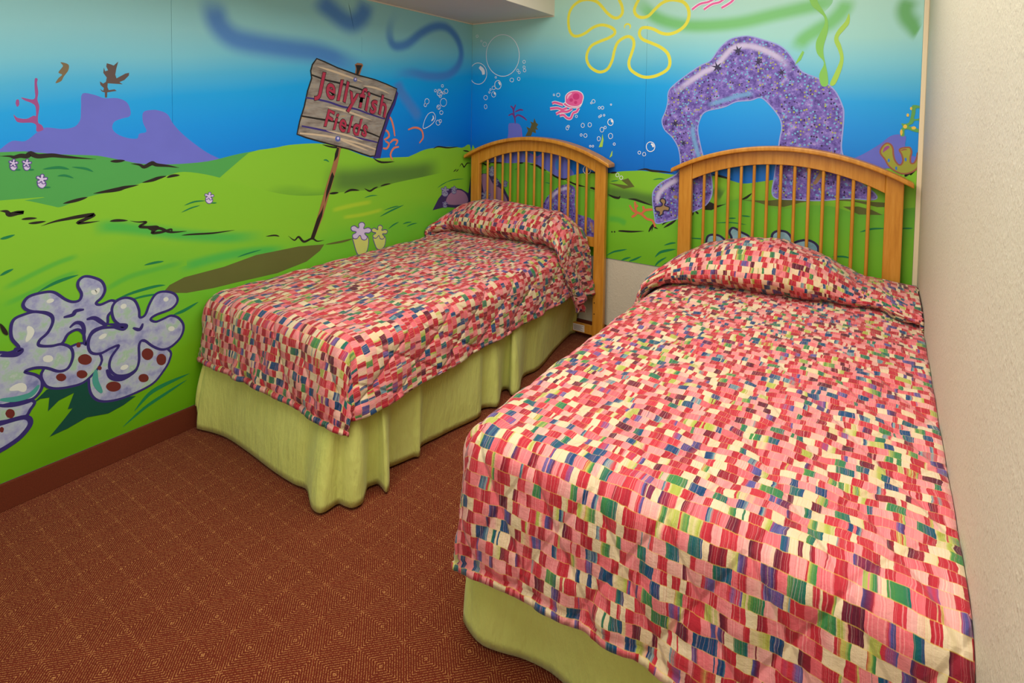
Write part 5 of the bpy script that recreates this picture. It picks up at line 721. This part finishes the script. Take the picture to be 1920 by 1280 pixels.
def sheet(name, S, us, vs, mask, mat, parent, puff, thick=.006, seed=0, lim=None):
    """grid over cloth coordinates; S(u,v)->(x,y,z); puffed along its normals; uv in metres"""
    Ug, Vg = np.meshgrid(us, vs, indexing='ij')
    P = np.stack(S(Ug, Vg), -1); e = 1e-3
    du = (np.stack(S(Ug+e, Vg), -1)-np.stack(S(Ug-e, Vg), -1)); dv = (np.stack(S(Ug, Vg+e), -1)-np.stack(S(Ug, Vg-e), -1))
    Nn = np.cross(du, dv); Nn /= (np.linalg.norm(Nn, axis=-1, keepdims=True)+1e-9)
    if Nn[..., 2].sum() < 0: Nn = -Nn
    P = P+Nn*puff(Ug, Vg)[..., None]
    if lim: P[..., 0] = np.clip(P[..., 0], *lim)
    nu, nv = Ug.shape
    ok = mask((Ug[:-1, :-1]+Ug[1:, 1:])/2, (Vg[:-1, :-1]+Vg[1:, 1:])/2)
    idx = np.arange(nu*nv).reshape(nu, nv)
    Q = np.stack([idx[:-1, :-1], idx[1:, :-1], idx[1:, 1:], idx[:-1, 1:]], -1)[ok]
    used = np.unique(Q); re = -np.ones(nu*nv, int); re[used] = np.arange(len(used))
    Q = re[Q]; V = P.reshape(-1, 3)[used]; UVv = np.stack([Ug, Vg], -1).reshape(-1, 2)[used]
    o = meshobj(name, V.tolist(), Q.tolist(), mat, parent, smooth=True)
    uvl = o.data.uv_layers.new(name='UVMap')
    li = np.empty(len(o.data.loops), int); o.data.loops.foreach_get('vertex_index', li)
    uvl.data.foreach_set('uv', UVv[li].ravel())
    md = o.modifiers.new('thickness', 'SOLIDIFY'); md.thickness = thick; md.offset = -1
    return o

def make_spread(spread, mat, xc, wd, yfoot, zfoot, zhead, drop_side, drop_foot, flare, lim, seed, pillow, foot_hem):
    r = .065; arc = r*math.pi/2
    U1 = wd-r+arc                                  # end of the rounded edge, in cloth length
    yh = -.13                                      # head end, under the fold
    LY = yh-yfoot                                  # plan length
    V1 = LY-r+arc
    def ztop(v): return zhead+(zfoot-zhead)*np.clip(v/LY, 0, 1)
    def S(u, v):
        X, Zu, Du = prof(u, wd, r); Yv, Zv, Dv = prof(v, LY, r)
        su = np.clip(Du/drop_side, 0, 1); sv = np.clip(Dv/drop_foot, 0, 1)
        sgn = np.sign(u); fl = np.where(sgn > 0, flare[1], flare[0])
        x = xc+X; y = yh-Yv; z = ztop(v)+Zu*(1-.9*sv)+Zv*(1-.9*su)
        z = z-.012*(np.clip(np.abs(u)/wd, 0, 1)**2)*(1-su)     # soft crown
        z = z+.010*vnoise(u*4+9, v*4+3, seed+3)*(1-su)*(1-sv)
        # side hang with lazy waves
        wav = np.sin(v*2*math.pi/.31+1.3*vnoise(v*3, v*0+2, seed)*6)
        x = x+sgn*(fl*(.020*su+.009*su*wav+.010*su*np.exp(-((v-(V1-.07))/.06)**2)))
        z = z-np.where(Du > 0, Du, 0)
        wavf = np.sin(u*2*math.pi/.27+seed+2.2*vnoise(u*4, u*0+5, seed+1)*4)
        y = y-(.026*sv+.006*sv*wavf)+0*u
        # foot hem height follows foot_hem
        hem = np.interp(u, foot_hem[0], foot_hem[1])
        z = z-Dv*hem
        # rounded corners in plan
        rc = .075; dx = np.abs(x-xc)-(wd-rc); dy = (yfoot+rc)-y
        both = (dx > 0) & (dy > 0); mm = np.maximum(dx, dy)/np.sqrt(dx*dx+dy*dy+1e-9)
        k = np.where(both, mm, 1.0); ax = np.abs(x-xc)
        x = xc+np.sign(x-xc)*np.where(both, (wd-rc)+dx*k, ax); y = np.where(both, (yfoot+rc)-dy*k, y)
        return x, y, z
    hem_w = .02
    def puff(u, v):
        X, Zu, Du = prof(u, wd, r); _, Zv, Dv = prof(v, LY, r)
        q = .0085*quilt(u, v)
        wr = .006*vnoise(u*26, v*22, seed+7)+.004*vnoise(u*60, v*50, seed+8)
        hang = np.clip(Du/.1, 0, 1)+np.clip(Dv/.1, 0, 1)
        wr = wr*(.55+1.0*np.clip(hang, 0, 1))
        dh = np.minimum(np.where(Du > 0, drop_side-Du, 1), np.where(Dv > 0, drop_foot-Dv, 1))
        edge = np.where(dh < hem_w, .006-q*.7, 0)-.006*np.exp(-((dh-hem_w*1.2)/.005)**2)
        # bound slit edge of the foot panel
        du_ = np.where(Dv > .02, U1+.010-np.abs(u), 1); edge = edge+np.where(du_ < .016, .007, 0)
        # the side cloth tucks in behind the foot panel
        return q+wr+edge
    def mask(u, v):
        side = np.abs(u) > U1+.010; foot = v > V1+.004
        return ~(side & foot)
    g = .0105
    us = np.concatenate([-np.arange(U1+drop_side, U1, -g), np.linspace(-U1, U1, int(2*U1/g)), np.arange(U1+g, U1+drop_side+1e-6, g)])
    us = np.unique(np.round(us, 5)); vs = np.concatenate([np.linspace(0, V1, int(V1/g)), np.arange(V1+g, V1+drop_foot+1e-6, g)])
    sheet('coverlet', S, us, vs, mask, mat, spread, puff, seed=seed, lim=lim)
    # ---- cloth tucked under and folded up over the pillow
    px, ph, pcx, pc, yb, sdrop, slope = pillow
    PV = np.linspace(0, 1, 34)
    wd2 = wd+.014
    U2 = wd2-r+arc
    L = .62
    def S2(u, v):
        X, Zu, Du = prof(u, wd2, r); x = xc+X
        t = np.clip(v/L, 0, 1)*7
        h = np.interp(x, px, ph); yc = np.interp(x, pcx, pc); k = h/.2
        ky = [yc+.07, yc+.01+0*h, yc-.075*k-.006, yc-.045*k, yc+.05, yc+.14+0*h, (yc+.14+yb)/2, yb+0*h]
        kz = [0*h, .004+0*h, .30*h+.012, .66*h+.014, .92*h+.016, h+.016, .93*h+.016, .72*h+.012]
        ky = np.stack(np.broadcast_arrays(*ky)); kz = np.stack(np.broadcast_arrays(*kz))
        i = np.clip(np.floor(t).astype(int), 0, 6); f = t-i
        def cr(K):
            g = lambda j: np.take_along_axis(K, np.clip(j, 0, 7)[None], 0)[0]
            a, b, c, d = g(i-1), g(i), g(i+1), g(i+2)
            return .5*((2*b)+(-a+c)*f+(2*a-5*b+4*c-d)*f*f+(-a+3*b-3*c+d)*f**3)
        y = cr(ky); zz = cr(kz)
        su = np.clip(Du/max(sdrop, .01), 0, 1); sgn = np.sign(u); fl = np.where(sgn > 0, flare[1], flare[0])
        z = zhead+.004+zz+Zu-Du+.008*vnoise(x*9, v*9, seed+20)*np.clip(h/.1, 0, 1)
        y = y+slope*Du+.012*vnoise(x*8+3, v*6, seed+21)
        wav = np.sin(v*2*math.pi/.16+1.0)
        x = x+sgn*fl*(.030*su+.016*su*wav)
        return x, np.minimum(y, -.078), z
    def puff2(u, v):
        X, Zu, Du = prof(u, wd2, r)
        q = .0065*quilt(u, v+.4); wr = .008*vnoise(u*22, v*20, seed+30)+.004*vnoise(u*55, v*50, seed+31)
        dh = np.where(Du > 0, sdrop-Du, 1)
        return q+wr+np.where(dh < .018, .005, 0)
    us2 = np.unique(np.round(np.concatenate([-np.arange(U2+sdrop, U2, -g), np.linspace(-U2, U2, int(2*U2/g)), np.arange(U2+g, U2+sdrop+1e-6, g)]), 5))
    vs2 = np.linspace(0, L, 58)
    sheet('pillow_fold', S2, us2, vs2, lambda u, v: np.ones_like(u, bool), mat, spread, puff2, seed=seed+5, lim=lim)

def make_skirt(name, label, hem, top, ztop, group):
    """pleated valance lofted from the box edge down to a wandering hem"""
    def resample(P, n):
        P = np.array(P); d = np.r_[0, np.cumsum(np.linalg.norm(np.diff(P, axis=0), axis=1))]
        q = np.linspace(0, d[-1], n); return np.stack([np.interp(q, d, P[:, 0]), np.interp(q, d, P[:, 1])], -1), q
    hem = [(*h, .012) if len(h) == 2 else h for h in hem]
    H = np.array(catmull(hem, False, 4)); n = len(H)*2
    Hb, q = resample(H, n)
    d0 = np.r_[0, np.cumsum(np.linalg.norm(np.diff(H[:, :2], axis=0), axis=1))]; zh = np.interp(q, d0, H[:, 2])
    T = np.array(top); d = np.r_[0, np.cumsum(np.linalg.norm(np.diff(T, axis=0), axis=1))]
    fine, _ = resample(T, 900)
    # each hem point hangs from the nearest point of the box edge, kept in order
    near = np.array([np.argmin(((fine-h)**2).sum(1)) for h in Hb]).astype(float)
    near = np.maximum.accumulate(near)
    for _ in range(12): near[1:-1] = (near[:-2]+near[1:-1]*2+near[2:])/4
    tx = np.interp(near, np.arange(900), fine[:, 0]); ty = np.interp(near, np.arange(900), fine[:, 1])
    Tp = np.stack([tx, ty], -1)
    rows = 16; V = []; Fc = []
    rs = np.random.RandomState(3); ph = rs.rand(3)*6
    for j in range(rows):
        t = j/(rows-1); k = 1-(1-t)**1.7
        Pj = Tp*(1-k)+Hb*k
        zj = ztop+(zh-ztop)*t
        for i in range(n): V.append((Pj[i, 0], Pj[i, 1], zj[i]))
    for j in range(rows-1):
        for i in range(n-1): a = j*n+i; Fc.append([a, a+1, a+n+1, a+n])
    o = meshobj(name, V, Fc, M_skirt, None, smooth=True)
    md = o.modifiers.new('thickness', 'SOLIDIFY'); md.thickness = .003
    tag(o, label, 'bed skirt', group); return o

BEDS = 'twin beds'
b1 = empty('twin_bed', (.575, -1.0, 0), 'honey oak slatted headboard of the twin bed against the mural wall', 'bed')
b2 = empty('twin_bed', (2.06, -1.0, 0), 'honey oak slatted headboard of the twin bed beside the cream wall', 'bed')
for b_ in (b1, b2): b_.location = (0, 0, 0)
make_headboard(b1, .055, True)
make_headboard(b2, 1.542, False)
for b_, xa, xb, yf in ((b1, .05, .955, -1.86), (b2, 1.665, 2.60, -2.03)):
    box('mattress', (xa, yf, .36), (xb, -.12, .555), M_matt, b_, .05, 4)
    box('box_spring', (xa+.06, yf+.06, .14), (xb-.13, -.30, .36), M_matt, b_, .02, 2)

s1 = empty('bedspread', (0, 0, 0), 'patchwork quilted bedspread on the bed against the mural wall', 'bedspread', 'patchwork bedspreads')
s2 = empty('bedspread', (0, 0, 0), 'patchwork quilted bedspread on the nearer bed beside the cream wall', 'bedspread', 'patchwork bedspreads')
# pillow tuple: x samples, heights, x samples, crease y, back y, side drop, backward slope of the flap
make_spread(s1, M_fab1, .490, .496, -1.935, .590, .612, .208, .222, (.2, 1.0), (.013, 1.2), 11,
    ([-.05, .03, .10, .26, .50, .70, .86, .96, 1.03, 1.2], [.04, .06, .15, .20, .195, .185, .165, .11, .03, .02],
     [0, .04, .10, .5, .8, .93, 1.0, 1.2], [-.46, -.42, -.31, -.33, -.30, -.38, -.44, -.46], -.10, .33, .55), ([-.5, 0, .45, .5], [.98, .97, 1.0, 1.03]))
make_spread(s2, M_fab2, 2.155, .545, -2.105, .592, .612, .23, .255, (.2, .1), (1.3, XR-.0065), 23,
    ([1.4, 1.58, 1.66, 1.75, 1.95, 2.12, 2.30, 2.42, 2.55, 2.7], [.03, .04, .07, .125, .19, .195, .135, .055, .035, .03],
     [1.5, 1.60, 1.67, 1.75, 2.0, 2.26, 2.51, 2.60, 2.7], [-.84, -.78, -.63, -.56, -.53, -.50, -.47, -.58, -.60], -.10, .22, -.12), ([-.52, -.40, -.2, .52], [1.13, 1.03, .98, .98]))

e1 = [(.03, -1.70), (.035, -1.88), (.06, -1.905), (.955, -1.905), (.975, -1.885), (.985, -.08)]
make_skirt('bed_skirt', 'pleated lime green bed skirt below the bed against the mural wall', [(.014, -1.70, .10), (.014, -1.90, .10), (.016, -1.965, .10), (.040, -1.970, .10), (.045, -1.972, .04)]+list(SKIRT_HEM_1[:-1])+[(.89, -.03)], e1, .40, 'bed skirts')
hem2 = [(1.655, -.15), (1.64, -.6), (1.63, -1.1), (1.625, -1.6), (1.622, -1.95)]+[tuple(p) for p in SKIRT_HEM_2]+[(2.05, -2.05), (2.2, -2.03), (2.35, -2.06), (2.5, -2.03), (2.625, -2.04)]
e2 = [(1.64, -.08), (1.64, -2.03), (1.66, -2.05), (2.62, -2.05)]
make_skirt('bed_skirt', 'lime green bed skirt below the nearer bed beside the cream wall', hem2, e2, .40, 'bed skirts')
# the left end of the first skirt turns the corner towards the wall
